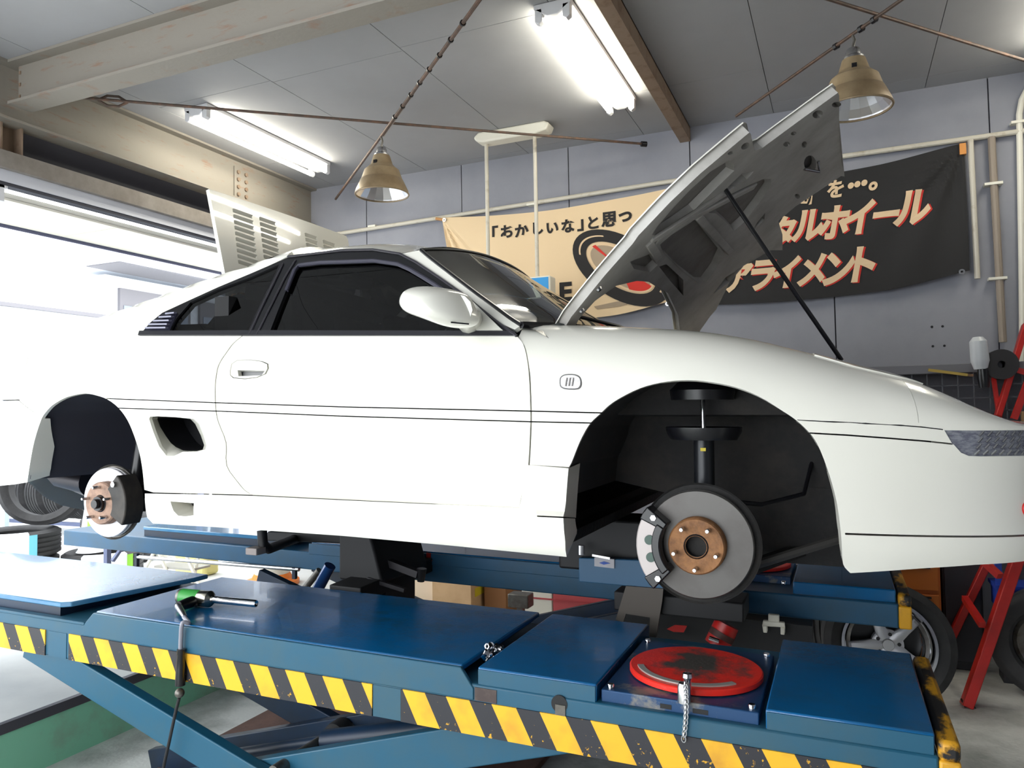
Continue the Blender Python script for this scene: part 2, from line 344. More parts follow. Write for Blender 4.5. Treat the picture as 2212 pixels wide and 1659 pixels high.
g = [(1.16, YP, 3.5), (1.125, YP, 3.47), (1.095, YP, 3.41), (1.078, YP, 3.32), (1.075, YP, 3.2), (1.055, YP, 2.4), (1.03, YP, 1.6)]
wallpipe(g, .018, 'white conduit with a curved top at the far end of the wall', mat=OFFWHITE, clips=[(1.077, YP, 3.27)])
# ---------------------------------------------------------------- hanging light-box sign on two poles
hx0, hx1, hy = -2.36, -1.95, 5.05
t = thing('hanging_sign', 'cream ceiling mount with two poles holding a blue light box', 'hanging sign', (-2.1, hy, 2.2))
part('ceiling_mount', G().prism([(-2.44, 3.56), (-2.40, 3.595), (-1.88, 3.595), (-1.84, 3.575), (-1.86, 3.53), (-1.95, 3.515), (-2.36, 3.515), (-2.42, 3.53)], 1, hy - .06, hy + .06), OFFWHITE, t, bev=.012)
for px, yb in ((1052, 600), (1157, 592)):
    q = won(px, 400, 1, hy); part('pole', G().tube([(q[0], hy, 3.53), (q[0], hy, 2.45)], .014, 12), PIPE, t)
q0, q1 = won(1080, 597, 1, hy - .06), won(1188, 597, 1, hy - .06); zb = won(1189, 690, 1, hy)[2]
bx = part('sign_box', G().box(-2.42, q1[0], hy - .06, hy + .06, zb, q1[2] + .01), OFFWHITE, t, bev=.012)
part('blue_face', G().box(-2.40, q1[0] - .012, hy - .064, hy - .058, zb + .03, q1[2] - .002), M('blue_sign_face', (28, 140, 205), .35), bx)
part('white_emblem', G().prism([(q1[0] - .19, zb + .1), (q1[0] - .12, zb + .245), (q1[0] - .07, zb + .22), (q1[0] - .03, zb + .13), (q1[0] - .03, zb + .1)], 1, hy - .067, hy - .063), OFFWHITE, bx)
# ---------------------------------------------------------------- banners
def glyphs(chars, mat, par, yfun, bold=.02, shear=0.0, name='lettering', dx=0, dz=0, sx=1.0, fwd=.004):
    g = G()
    for ch, cx_, cz_, h in chars:
        cu = bpy.data.curves.new('glyph', 'FONT'); cu.body = ch; cu.size = 1; cu.offset = bold; cu.resolution_u = 4
        ob = bpy.data.objects.new('glyph', cu); COL.objects.link(ob)
        me = bpy.data.meshes.new_from_object(ob.evaluated_get(bpy.context.evaluated_depsgraph_get()))
        bpy.data.objects.remove(ob)
        if not me.vertices: continue
        P = np.array([v.co[:2] for v in me.vertices]); lo, hi = P.min(0), P.max(0); c = (lo + hi) / 2
        k = h if ch in '「」…。ーっ・' else h / max(.62, hi[1] - lo[1])
        vs = []
        for p in P:
            zz = (p[1] - c[1]) * k; xx = (p[0] - c[0]) * k * sx + shear * zz; X = cx_ + xx + dx; Z = cz_ + zz + dz
            vs.append((X, yfun(X, Z) - fwd, Z))
        g.add(vs, [tuple(f.vertices) for f in me.polygons])
    return part(name, g, mat, par, ang=0)
CLOTH1 = M('tan_banner_cloth', (222, 196, 158), .85, bump=(300, .1)); CLOTH2 = M('black_banner_cloth', (26, 25, 26), .8, bump=(300, .1))
INK = M('black_print', (28, 25, 25), .8); TANP = M('tan_print', (214, 186, 150), .8); REDP = M('red_print', (196, 44, 34), .8); GREYP = M('grey_print', (158, 140, 118), .8)
def banner_mesh(top, bot, x0, x1, yf, nx=120, nz=40):
    rows = []
    for j in range(nz + 1):
        r = []
        for i in range(nx + 1):
            s = i / nx; zt, zb_ = cr(top, s), cr(bot, s); x = x0(j / nz) + (x1(j / nz) - x0(j / nz)) * s; z = zt + (zb_ - zt) * j / nz
            r.append((x, yf(x, z), z))
        rows.append(r)
    return G().grid(rows)
BY = WY - .07
def y1(x, z):                                        # folds fan out of the upper left corner
    dx_, dz_ = x + 3.0, 3.15 - z; r = math.hypot(dx_, dz_) + 1e-6; a = math.atan2(dz_, dx_ + 1e-6)
    return BY + .016 * math.sin(a * 26) * max(0, min(1, (a - .75) * 3)) * min(1, r * 4) * max(0, 1 - r * .75) + .006 * math.sin(x * 5 + z * 2)
def y2(x, z):
    dx_, dz_ = .76 - x, 3.17 - z; r = math.hypot(dx_, dz_) + 1e-6; a = math.atan2(dz_, dx_ + 1e-6)
    return BY + .014 * math.sin(a * 15) * max(0, min(1, (a - .35) * 3)) * min(1, r * 4) * max(0, 1 - r * .7) + .006 * math.sin(x * 6 + 1)
t = thing('tan_banner', 'tan cloth banner with black lettering and a tyre drawing behind the hood', 'banner', (-2, BY, 2.3))
part('cloth', banner_mesh([(0, 3.155), (.25, 3.115), (.5, 3.10), (.8, 3.12), (1, 3.15)], [(0, 2.28), (.4, 2.22), (.7, 2.235), (1, 2.325)], lambda v: -3.005 + .17 * v, lambda v: -1.05, y1), CLOTH1, t, ang=0)
ch = []
for c, px, py, h in (('「', 1070, 500, .25), ('お', 1096, 500, .105), ('か', 1127, 498, .105), ('し', 1162, 493, .1), ('い', 1193, 492, .085), ('な', 1227, 488, .105), ('」', 1254, 487, .25), ('と', 1282, 481, .10), ('思', 1317, 474, .115), ('っ', 1351, 469, .25)):
    q = won(px, py, 1, BY); ch.append((c, q[0], q[2], h * (1 if c not in '「」っ' else .5)))
glyphs(ch, INK, t, y1, .04, sx=1.05)
q = won(1222, 630, 1, BY); glyphs([('E', q[0], q[2], .15)], INK, t, y1, .04, sx=1.1)
def ell(c, ra, rb, rot, a0=0, a1=2 * math.pi, n=48): return [(c[0] + ra * math.cos(a) * math.cos(rot) - rb * math.sin(a) * math.sin(rot), c[1] + ra * math.cos(a) * math.sin(rot) + rb * math.sin(a) * math.cos(rot)) for a in np.linspace(a0, a1, n)]
def flat_ring(c, o, i, rot, mat, par, fwd, name, a0=0, a1=2 * math.pi, yf=y1, c2=None):
    A, B = ell(c, *o, rot, a0, a1), ell(c2 or c, *i, rot, a0, a1)
    return part(name, G().grid([[(x, yf(x, z) - fwd, z) for x, z in A], [(x, yf(x, z) - fwd, z) for x, z in B]]), mat, par, ang=0)
c = won(1340, 578, 1, BY); c = (c[0], c[2]); rt = -.62
flat_ring(c, (.43, .225), (.31, .14), rt, INK, t, .005, 'tyre_drawing')
flat_ring(c, (.30, .13), (.27, .115), rt, TANP, t, .005, 'rim_line'); flat_ring(c, (.285, .12), (.001, .001), rt, GREYP, t, .004, 'hub_drawing')
flat_ring(c, (.285, .12), (.001, .001), rt, REDP, t, .006, 'red_wedge', -1.0, .05); flat_ring(c, (.285, .12), (.001, .001), rt, REDP, t, .006, 'red_wedge', 2.75, 2.95)
flat_ring(c, (.375, .18), (.36, .172), rt, TANP, t, .007, 'tread_line', .0, .9); flat_ring(c, (.375, .18), (.36, .172), rt, TANP, t, .007, 'tread_line', 2.3, 3.6)
g = G(); pp = [won(x, y, 1, BY) for x, y in ((1283, 662), (1330, 652), (1395, 640), (1402, 644), (1340, 662), (1290, 668))]
part('shadow_drawing', g.poly([(p[0], y1(p[0], p[2]) - .004, p[2]) for p in pp]), GREYP, t, ang=0)
for px, py in ((962, 476), (1443, 657)):
    q = won(px, py, 1, BY); part('grommet', G().lathe([(.007, 0), (.016, 0), (.016, .006), (.007, .006)], (q[0], q[1] - .02, q[2]), (0, 1, 0), 14), STEEL, t)
q = won(945, 475, 1, BY); part('tie_cord', G().tube([(q[0] - .01, WY - .08, q[2] + .01), (q[0] + .05, BY, q[2] - .005)], .012, 8), M('tan_cord', (190, 140, 90), .8), t)
t = thing('black_banner', 'black cloth banner with tan and red slanted lettering', 'banner', (0, BY, 2.3))
part('cloth', banner_mesh([(0, 3.13), (.4, 3.09), (.7, 3.11), (1, 3.18)], [(0, 2.27), (.35, 2.25), (.7, 2.27), (1, 2.36)], lambda v: -1.0, lambda v: .77, y2), CLOTH2, t, ang=0)
rows = [[('断', 1748, 425, .115), ('を', 1805, 408, .12), ('・', 1838, 401, .15), ('・', 1852, 398, .15), ('・', 1867, 395, .15), ('。', 1886, 402, .16)],
        [('ト', 1560, 540, .22), ('ー', 1620, 520, .23), ('タ', 1690, 502, .225), ('ル', 1746, 487, .215), ('ホ', 1802, 480, .225), ('イ', 1855, 469, .23), ('ー', 1914, 463, .22), ('ル', 1972, 449, .225)],
        [('ア', 1597, 601, .20), ('ラ', 1648, 595, .215), ('イ', 1698, 588, .22), ('メ', 1755, 583, .22), ('ン', 1812, 580, .225), ('ト', 1868, 570, .235)]]
for i, row in enumerate(rows):
    ch = [(c, won(px, py, 1, BY)[0], won(px, py, 1, BY)[2], h) for c, px, py, h in row]
    if i: glyphs(ch, REDP, t, y2, .05, .2, 'letter_shadow', .010, -.005, .80, .004)
    glyphs(ch, TANP, t, y2, .045 if i else .035, .2 if i else .15, 'lettering', 0, 0, .80 if i else .9, .007)
q = won(2077, 588, 1, BY); part('grommet', G().lathe([(.007, 0), (.018, 0), (.018, .006), (.007, .006)], (q[0], q[1] - .02, q[2]), (0, 1, 0), 14), STEEL, t)
q = won(2079, 318, 1, BY); part('tie_cord', G().box(q[0] - .018, q[0] + .018, BY - .02, WY - .04, q[2] - .05, q[2] + .02), M('orange_cord', (206, 140, 74), .8), t)
# ================================================================ the alignment lift (lift frame; top of the near platform is z = 0)
HAZ = bpy.data.materials.new('hazard_stripes'); HAZ.use_nodes = True
def _haz():
    nt = HAZ.node_tree; N = nt.nodes; L = nt.links; b = N['Principled BSDF']; b.inputs['Roughness'].default_value = .55
    tc = N.new('ShaderNodeTexCoord'); sx = N.new('ShaderNodeSeparateXYZ'); L.new(tc.outputs['Object'], sx.inputs[0])
    def mth(op, a, v=None, c=None):
        n = N.new('ShaderNodeMath'); n.operation = op
        for i, q in enumerate((a, v, c)):
            if q is None: continue
            if isinstance(q, (int, float)): n.inputs[i].default_value = q
            else: L.new(q, n.inputs[i])
        return n.outputs[0]
    u = mth('ADD', sx.outputs[0], mth('MULTIPLY', sx.outputs[2], .53)); fr = mth('FRACT', mth('DIVIDE', u, .1495)); st = mth('LESS_THAN', fr, .52)
    n = N.new('ShaderNodeTexNoise'); n.inputs['Scale'].default_value = 55; n.inputs['Detail'].default_value = 8; n.inputs['Roughness'].default_value = .7; L.new(tc.outputs['Object'], n.inputs[0])
    # chips: only on the much-used front end, more towards the lower edge
    k = mth('ADD', n.outputs[0], mth('MULTIPLY', mth('MAXIMUM', mth('SUBTRACT', sx.outputs[0], 2.0), 0.0), .10))
    k = mth('SUBTRACT', k, mth('MULTIPLY', mth('ADD', sx.outputs[2], .2), .9)); chip = mth('GREATER_THAN', k, .60)
    blk = N.new('ShaderNodeMix'); blk.data_type = 'RGBA'; blk.inputs[6].default_value = lin((38, 38, 44)); blk.inputs[7].default_value = lin((214, 160, 26)); L.new(chip, blk.inputs[0])
    n2 = N.new('ShaderNodeTexNoise'); n2.inputs['Scale'].default_value = 9; n2.inputs['Detail'].default_value = 5; L.new(tc.outputs['Object'], n2.inputs[0])
    r = N.new('ShaderNodeMapRange'); r.inputs[1].default_value = .5; r.inputs[2].default_value = .8; L.new(n2.outputs[0], r.inputs[0])
    ye = N.new('ShaderNodeMix'); ye.data_type = 'RGBA'; ye.inputs[6].default_value = lin((236, 178, 30)); ye.inputs[7].default_value = lin((200, 140, 40)); L.new(r.outputs[0], ye.inputs[0])
    m = N.new('ShaderNodeMix'); m.data_type = 'RGBA'; L.new(st, m.inputs[0]); L.new(blk.outputs[2], m.inputs[6]); L.new(ye.outputs[2], m.inputs[7]); L.new(m.outputs[2], b.inputs['Base Color'])
_haz()
WORN = M('worn_yellow_black', (208, 150, 28), .5, var=((24, 24, 26), 9, .42, .50, (1, .5, 1)))
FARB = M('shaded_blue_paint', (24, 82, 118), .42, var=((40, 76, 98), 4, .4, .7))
YEL = M('worn_yellow', (226, 166, 30), .5, var=((190, 136, 40), 8, .5, .75))
def worn_red(name, cx_, cy_):
    m = M(name, (228, 46, 34), .4, var=((72, 68, 64), 7, .50, .66, (1, 1, 1)), bump=(90, .15)); nt = m.node_tree; N = nt.nodes; L = nt.links
    mr = next(n for n in N if n.type == 'MAP_RANGE'); tc = next(n for n in N if n.type == 'TEX_COORD'); nz = next(n for n in N if n.type == 'TEX_NOISE' and n.inputs['Scale'].default_value == 7)
    mp = N.new('ShaderNodeMapping'); mp.inputs['Location'].default_value = (-cx_, -cy_, 0); ln = N.new('ShaderNodeVectorMath'); ln.operation = 'LENGTH'
    a = N.new('ShaderNodeMath'); a.operation = 'MULTIPLY_ADD'; a.inputs[1].default_value = -1.9; a.inputs[2].default_value = .265; b = N.new('ShaderNodeMath'); b.operation = 'ADD'
    L.new(tc.outputs['Object'], mp.inputs[0]); L.new(mp.outputs[0], ln.inputs[0]); L.new(ln.outputs['Value'], a.inputs[0]); L.new(a.outputs[0], b.inputs[0]); L.new(nz.outputs[0], b.inputs[1]); L.new(b.outputs[0], mr.inputs[0])
    return m
SCALE = M('angle_scale_grey', (168, 166, 160), .45, .3)
lift = thing('alignment_lift', 'blue scissor wheel alignment lift with hazard striped side carrying the white car', 'car lift', (1.0, .5, -.76), FL)
BASE[lift] = np.array([0, 0, 0.]); lift.matrix_world = FL
XE = 2.985
def platform(y0, y1, dz, near):
    """One runway; y0 is the outer side, y1 the inner side for the near one."""
    s = 1 if near else -1; yo = y0
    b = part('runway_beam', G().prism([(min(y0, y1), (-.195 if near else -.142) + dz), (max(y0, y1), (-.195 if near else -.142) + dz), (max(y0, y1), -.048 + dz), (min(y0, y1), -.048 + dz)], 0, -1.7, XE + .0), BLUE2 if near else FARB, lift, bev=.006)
    bl = BLUE
    # main deck plate with sloped front skirt
    ya, yb = (y0 + .008, y1 - .02) if near else (y1 + .02, y0 - .008)
    d = part('deck_plate', G().box(.195, 1.744, ya, yb, -.020 + dz, dz), bl, lift, bev=.005)
    sk = [(.135, -.062 + dz), (.195, -.004 + dz), (1.744, -.004 + dz), (1.787, -.060 + dz), (1.787, -.094 + dz), (.135, -.094 + dz)] if near else [(.195, -.004 + dz), (1.744, -.004 + dz), (1.744, -.06 + dz), (.195, -.06 + dz)]
    f0 = y0 - .004 if near else y1 - .004
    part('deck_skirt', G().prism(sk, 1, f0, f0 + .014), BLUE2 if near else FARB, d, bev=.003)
    part('deck_plate', G().box(1.795, 2.158, ya, yb, -.052 + dz, dz), bl, lift, bev=.005)
    part('deck_plate', G().box(2.602, 2.978, ya, yb, -.064 + dz, dz), bl, lift, bev=.005)
    if near:
        for xa, xb, zb_ in ((1.798, 2.155, -.049), (2.605, 2.975, -.061)): part('front_edge', G().box(xa, xb, ya - .003, ya + .004, zb_, -.006), BLUE2, d)
    part('deck_plate', G().box(2.158, 2.602, ya, yb, -.062 + dz, -.05 + dz), bl, lift)
    # rear slip plate
    e = .432 if near else 1.70
    if near: sp = [(-1.65, y0 + .022), (-.02, y0 + .022), (.012, y0 + .045), (.124, y1 - .11), (.124, y1 - .03), (-1.65, y1 - .03)]
    else: sp = [(-1.05, y1 + .03), (.05, y1 + .03), (.05, y0 - .03), (-1.05, y0 - .03)]
    q = part('slip_plate', G().prism(sp, 2, -.012 + dz, .008 + dz), M('slip_plate_blue', (60, 118, 160), .2, var=((90, 140, 174), 4, .4, .7), coat=.3), lift, bev=.004)
    part('slip_base', G().box(-1.65 if near else -1.05, -.03, y0 + .03 if near else y1 + .04, y1 - .04 if near else y0 - .04, -.05 + dz, -.012 + dz), NAVY, q)
    # turntable
    tx, ty = 2.386, (.145 if near else 1.555)
    tb = part('turntable_base', G().box(2.168, 2.585, (y0 + .02 if near else ty - .21), (ty + .26 if near else y0 - .02), -.05 + dz, -.016 + dz), M('worn_blue_steel', (26, 66, 108), .4, .2, var=((124, 122, 118), 9, .56, .66)), lift, bev=.003)
    tt = part('turntable', G().lathe([(.0001, .0), (.186, .0), (.190, -.003), (.190, -.016), (.0001, -.016)], (tx, ty, .004 + dz), n=64), worn_red('red_turntable', tx, ty + .03), tb)
    part('angle_scale', G().lathe([(.150, .0), (.168, .0), (.168, .004), (.150, .004), (.150, 0)], (tx, ty, .004 + dz), n=40, a0=math.radians(200 if near else 20), a1=math.radians(320 if near else 140)), SCALE, tt)
    if near:
        for sx0, sx1 in ((2.332, 2.362), (2.418, 2.458)): part('slot', G().box(sx0, sx1, y0 + .0185, y0 + .021, -.042 + dz, -.03 + dz), BLACKTRIM, tb)
    for bx, by in ((2.19, y0 + .04 if near else y1 + .04), (2.566, y0 + .04 if near else y1 + .04), (2.19, ty + .235 if near else ty + .18), (2.566, ty + .235 if near else ty + .18)):
        part('cap_screw', G().lathe([(.0001, .012), (.008, .012), (.010, .009), (.010, 0)], (bx, by, -.016 + dz), n=14), CHROME, tb)
    # end stop
    o = part('end_stop', G().bar((XE + .022, min(y0, y1) - .004, -.035 + dz), (XE + .022, max(y0, y1) + .0, -.035 + dz), .046, .05), WORN, lift, bev=.012)
    part('end_stop_post', G().box(XE, XE + .045, (y0 if near else y1) - .006, (y0 if near else y1) + .03, (-.2 if near else -.142) + dz, -.055 + dz), YEL, o, bev=.006)
    return b, ty
b, ty1 = platform(-.106, .56, 0, True)
part('beam_lip', G().box(-1.7, .15, -.112, -.08, -.056, -.044), BLUE2, b, bev=.003)
for x0, x1 in ((-1.7, -.068), (.066, 1.436), (1.54, 2.95)):
    o = part('hazard_tape', G().box(x0, x1, -.1105, -.1045, -.1945, -.0965), HAZ, b, ang=0)
for xm in (.0, 1.488): part('cover_strip', G().box(xm - .05, xm + .05, -.108, -.1, -.194, -.098), BLUE2, b)
part('beam_notch', G().lathe([(.0001, 0), (.024, 0), (.024, .01), (.0001, .01)], lon(1208, 1521, 1, -.1075), (0, 1, 0), 20), BLACKTRIM, b)
q = lon(1208, 1532, 1, -.109); part('notch_pin', G().box(q[0] - .012, q[0] + .018, -.11, -.1, q[2] - .02, q[2] + .012), DULL, b)
g = G().box(1.79, 1.86, -.108, -.1, -.094, -.056); part('weld_patch', g, M('burnt_weld', (70, 58, 56), .6, .2, var=((104, 92, 84), 14, .4, .7)), b)
b2_, ty2 = platform(1.80, 1.16, .055, False)
q = part('beam_edge_highlight', G().tube([lon(298, 1203, 1, 1.15), lon(646, 1230, 1, 1.15)], .011, 10), STEEL, b2_)  # steel tube stands in for the highlight along the beam's lower edge
part('highlight_bracket', G().box(-1.06, -1.04, 1.14, 1.16, -.2, -.09).box(.10, .12, 1.14, 1.16, -.14, -.08), NAVY, q)
a = part('marker_arrow', G().prism([(lon(x, y, 1, 1.15)[0], lon(x, y, 1, 1.15)[2]) for x, y in ((921, 1194), (930, 1195), (930, 1211), (934, 1211), (926, 1218), (917, 1209), (921, 1209))], 1, 1.150, 1.155), RED, b2_)
# pull-pin with chain on the near turntable
tb = G().lathe([(.0001, .02), (.012, .018), (.014, .008), (.010, .0), (.010, -.03)], lon(1485, 1469, 1, -.06), n=16)
pin = part('lock_pin', tb, CHROME, lift); p0 = lon(1476, 1477, 1, -.075)
part('pin_collar', G().lathe([(.0001, .022), (.014, .020), (.018, .01), (.018, -.03), (.0001, -.03)], lon(1478, 1492, 1, -.085), n=18), STEEL, pin)
p1, p2, p3 = lon(1480, 1480, 1, -.10), lon(1486, 1530, 1, -.118), lon(1477, 1596, 1, -.118)
for i, t in enumerate(np.linspace(0, 1, 22)):
    p = (1 - t) ** 2 * p1 + 2 * t * (1 - t) * p2 + t * t * p3; sd = np.array([1, 0, 0]) if i % 2 else np.array([0, 1, 0])
    part('chain_link', G().tube([p + sd * .0055 * math.cos(w) + np.array([0, 0, .009]) * math.sin(w) for w in np.linspace(0, 2 * math.pi, 11)], .0018, 5, False), CHROME, pin)
# scissor arms
def arm(p, q, y, w, mat, name='scissor_arm'):
    o = part(name, G().bar((p[0], y, p[1]), (q[0], y, q[1]), .045, w, (0, 0, 1)), mat, lift, bev=.004); return o
arm((-.22, -.175), (1.75, -.735), -.062, .115, BLUE2); arm((2.05, -.170), (.05, -.785), -.010, .125, BLUE2)
arm((-.02, -.20), (1.75, -.735), .36, .11, NAVY); arm((2.05, -.165), (.05, -.755), .31, .11, NAVY)
arm((-.18, -.175), (1.75, -.735), 1.21, .11, NAVY); arm((2.05, -.165), (.05, -.755), 1.27, .11, NAVY)
arm((-.18, -.175), (1.75, -.735), 1.70, .11, NAVY); arm((2.05, -.165), (.05, -.755), 1.64, .11, NAVY)
g = lon(728, 1580, 1, .26); part('pivot_pin', G().tube([(g[0], -.09, g[2]), (g[0], .42, g[2])], .022, 18), DULL, lift)
pv = part('pivot_boss', G().lathe([(.018, -.02), (.045, -.02), (.048, 0), (.048, .04), (.018, .04)], (g[0] + .015, .24, g[2] + .0), (0, 1, 0), 24), RUBBER, lift)
part('cylinder_bracket', G().prism([(g[0] - .03, g[2]), (g[0] + .05, g[2] + .03), (g[0] + .18, g[2] - .10), (g[0] - .06, g[2] - .14)], 1, .27, .29), DULL, lift)
part('cross_tube', G().tube([(.0, -.06, -.235), (.0, .4, -.235)], .02, 12), NAVY, lift)
part('scissor_cylinder', G().tube([(1.85, .16, -.24), (1.06, .16, -.44)], .04, 16).tube([(1.06, .16, -.44), (.5, .16, -.60)], .022, 12), NAVY, lift)
g = lon(305, 1500, 1, .36)
# base frame on the floor
PLATE = M('rusty_floor_plate', (124, 92, 80), .75, .1, var=((96, 74, 66), 5, .4, .7), bump=(50, .2))
def W2L(x, y, z): return tolift((x, y, z))
g = G()
for Y0, Y1 in ((2.25, 3.35), (3.55, 4.4)):
    c = [W2L(x, y, z) for x in (-2.72, -1.22) for y in (Y0, Y1) for z in (.002, .03)]
    g.add(c, [(0, 1, 3, 2), (4, 6, 7, 5), (0, 4, 5, 1), (2, 3, 7, 6), (0, 2, 6, 4), (1, 5, 7, 3)])
    part('base_plate', g, PLATE, lift, bev=.003); g = G()
# swing jack between the platforms
DARKJ = M('dark_jack_paint', (9, 9, 13), .6)
part('jack_carriage', G().prism([(.72, .0), (.95, .0), (.90, .16), (.84, .32), (.72, .32)], 1, .70, 1.10).box(.72, .94, .74, 1.0, -.16, .01), DARKJ, lift, bev=.01)
part('jack_arm', G().bar((.76, .86, .16), (.20, .86, .14), .06, .045), DARKJ, lift, bev=.006); part('jack_arm', G().bar((.84, .86, .24), (1.50, .7, .26), .06, .05), DARKJ, lift, bev=.006)
part('jack_crossbeam', G().bar((.86, .55, -.02), (.86, 1.25, .0), .16, .07), DARKJ, lift, bev=.006)
q0, q1 = lon(713, 1222, 1, .85), lon(672, 1300, 1, .85); part('jack_cylinder', G().tube([q0, q1], .028, 18), M('blue_cylinder', (30, 66, 120), .15, .2, coat=.5), lift)
part('jack_cylinder', G().tube([lon(690, 1232, 1, .95), lon(645, 1288, 1, .95)], .017, 12), DULL, lift)
part('jack_linkage', G().bar(lon(740, 1210, 1, .9), lon(850, 1290, 1, .9), .03, .03).bar(lon(840, 1215, 1, .8), lon(905, 1240, 1, .8), .04, .03).bar(lon(795, 1250, 1, .7), lon(875, 1275, 1, .7), .02, .016), M('dark_linkage', (38, 36, 40), .5, .3), lift)
part('jack_knob', G().tube([lon(911, 1228, 1, .8), lon(909, 1256, 1, .8)], [.022, .016], 14), BLACKTRIM, lift)
# pipe prop at the sill
g = G().tube([lon(566, 1146, 1, .5), lon(568, 1175, 1, .5), lon(580, 1186, 1, .55), lon(648, 1160, 1, .9)], .022, 12); pa = part('lift_pad_arm', g, DARKJ, lift)
q = lon(556, 1187, 1, .48); part('pad_foot', G().box(q[0] - .03, q[0] + .03, .44, .5, q[2] - .018, q[2] + .012), M('grey_pad', (150, 140, 136), .6), pa, bev=.003)
# front crossbeam carrier seen behind the brake disc
P = [lon(x, y, 1, .7) for x, y in ((1250, 1205), (1437, 1212), (1437, 1274), (1250, 1257))]
cb = part('crossbeam_plate', G().prism([(p[0], p[2]) for p in P], 1, .70, .74), M('plate_blue', (40, 84, 116), .5), lift, bev=.004)
L_ = [lon(x, y, 1, .695) for x, y in ((1284, 1204), (1327, 1208), (1327, 1228), (1284, 1223))]; lb = part('plate_label', G().prism([(p[0], p[2]) for p in L_], 1, .694, .698), M('label_grey', (170, 168, 172), .6), cb)
L_ = [lon(x, y, 1, .69) for x, y in ((1294, 1216), (1304, 1213), (1318, 1217), (1304, 1220))]; part('label_mark', G().prism([(p[0], p[2]) for p in L_], 1, .691, .694), M('label_blue', (50, 80, 160), .6), lb)
part('plate_roller', G().tube([lon(1256, 1198, 1, .69), lon(1256, 1178, 1, .69)], .012, 10).bar(lon(1280, 1199, 1, .69), lon(1318, 1206, 1, .69), .01, .008), STEEL, cb)
BRN = M('brown_grey_channel', (78, 72, 66), .6, .2)
g = G().prism([(lon(x, y, 1, .69)[0], lon(x, y, 1, .69)[2]) for x, y in ((1352, 1266), (1433, 1272), (1430, 1300), (1414, 1396), (1402, 1380), (1404, 1334), (1352, 1326), (1346, 1345), (1330, 1338))], 1, .69, .702)
part('carrier_leg', g, BRN, cb)
part('carrier_beam', G().box(1.98, 2.46, .72, .9, -.012, .06), DARKJ, lift, bev=.006); part('dark_floor_mask', G().box(1.92, 2.68, 1.0, 1.10, -.36, -.07), DARKJ, lift); part('jack_body', G().box(1.74, 2.36, .76, 1.0, .12, .325), DARKJ, lift, bev=.01)  # second box: added dark mass that hides the bright floor behind
q = lon(1555, 1390, 1, .80); rc = part('fluid_reservoir', G().tube([lon(1548, 1395, 1, .80), lon(1570, 1348, 1, .82)], [.047, .046], 24), RED, lift)
part('reservoir_label', G().tube([lon(1556, 1378, 1, .80), lon(1562, 1366, 1, .805)], .0475, 24, False), M('dark_label', (70, 36, 30), .6), rc)
q0 = lon(1532, 1378, 1, .72); part('reservoir_valve', G().tube([q0, q0 + (.035, 0, -.008)], .008, 8), CHROME, rc)
q0, q1 = lon(1648, 1335, 1, .95), lon(1695, 1372, 1, .95); m_ = (q0 + q1) / 2
part('white_bracket', G().box(q0[0], q1[0], .95, .97, m_[2] + .0, q0[2] - .01).box(q0[0], q0[0] + .015, .95, .99, q1[2], m_[2]).box(q1[0] - .015, q1[0], .95, .99, q1[2], m_[2]).box(m_[0] - .02, m_[0] + .02, .95, .97, q0[2] - .012, q0[2] + .016), OFFWHITE, lift, bev=.003)
q = lon(1455, 1360, 1, .9); part('red_tag', G().prism([(lon(x, y, 1, .9)[0], lon(x, y, 1, .9)[2]) for x, y in ((1440, 1359), (1458, 1350), (1484, 1352), (1477, 1366), (1455, 1365))], 1, .9, .905), RED, lift)
# ================================================================ on the near platform
gun = thing('impact_wrench', 'green and black air impact wrench lying on the blue platform', 'air tool', (.53, .12, 0), FL)
a, bq = lon(396, 1290, 1, .115), lon(550, 1291, 1, .115)
z0 = .032; A = np.array([a[0], .10, z0]); B = np.array([bq[0], .125, z0]); D = _n(B - A); ln = np.linalg.norm(B - A)
part('motor_housing', G().lathe([(.0001, 0), (.024, .0), (.030, .006), (.031, .085), (.027, .1)], A + D * .004, D, 28), M('green_tool_paint', (58, 150, 66), .35), gun)
part('end_cap', G().lathe([(.0001, -.006), (.020, -.004), (.029, .0), (.0305, .012)], A, D, 28), DULL, gun)
part('hammer_case', G().lathe([(.026, .09), (.031, .098), (.031, .142), (.024, .15), (.015, .155), (.012, .166), (.0001, .166)], A, D, 28), M('satin_steel', (176, 172, 160), .25, 1), gun)
part('socket', G().lathe([(.0001, .155), (.0125, .155), (.0135, .16), (.0135, ln - .004), (.0115, ln), (.0085, ln - .004), (.0001, ln - .01)], A, D, 20), CHROME, gun)
h0 = A + D * .085 + np.array([0, -.01, -.008]); h1 = np.array([.508, .0, .026])
part('handle', G().tube([h0, h0 * .5 + h1 * .5, h1], [.022, .021, .018], 14), BLACKTRIM, gun)
part('trigger', G().tube([h0 + D * .016 + (0, -.012, -.004), h0 + D * .03 + (0, -.03, -.012)], .006, 8), BLACKTRIM, gun)
h2 = lon(400, 1332, 1, -.075); h2 = np.array([h2[0] - .005, -.072, .016])
part('hose_fitting', G().tube([h1, h1 * .5 + h2 * .5, h2], [.014, .012, .009], 12), STEEL, gun)
hose = thing('air_hose', 'grey air hose hanging from the impact wrench over the platform edge', 'hose', (.64, -.12, -.7), FL)
pts = [h2 + (0, -.004, .0), np.array([.668, -.105, .008]), lon(395, 1345, 1, -.124), lon(391, 1375, 1, -.125), lon(390, 1412, 1, -.125)]
part('hose_line', G().tube(_catmull(pts, 8), .0075, 10), M('grey_hose', (136, 136, 146), .35), hose)
a, bq = lon(391, 1416, 1, -.126), lon(389, 1480, 1, -.126)
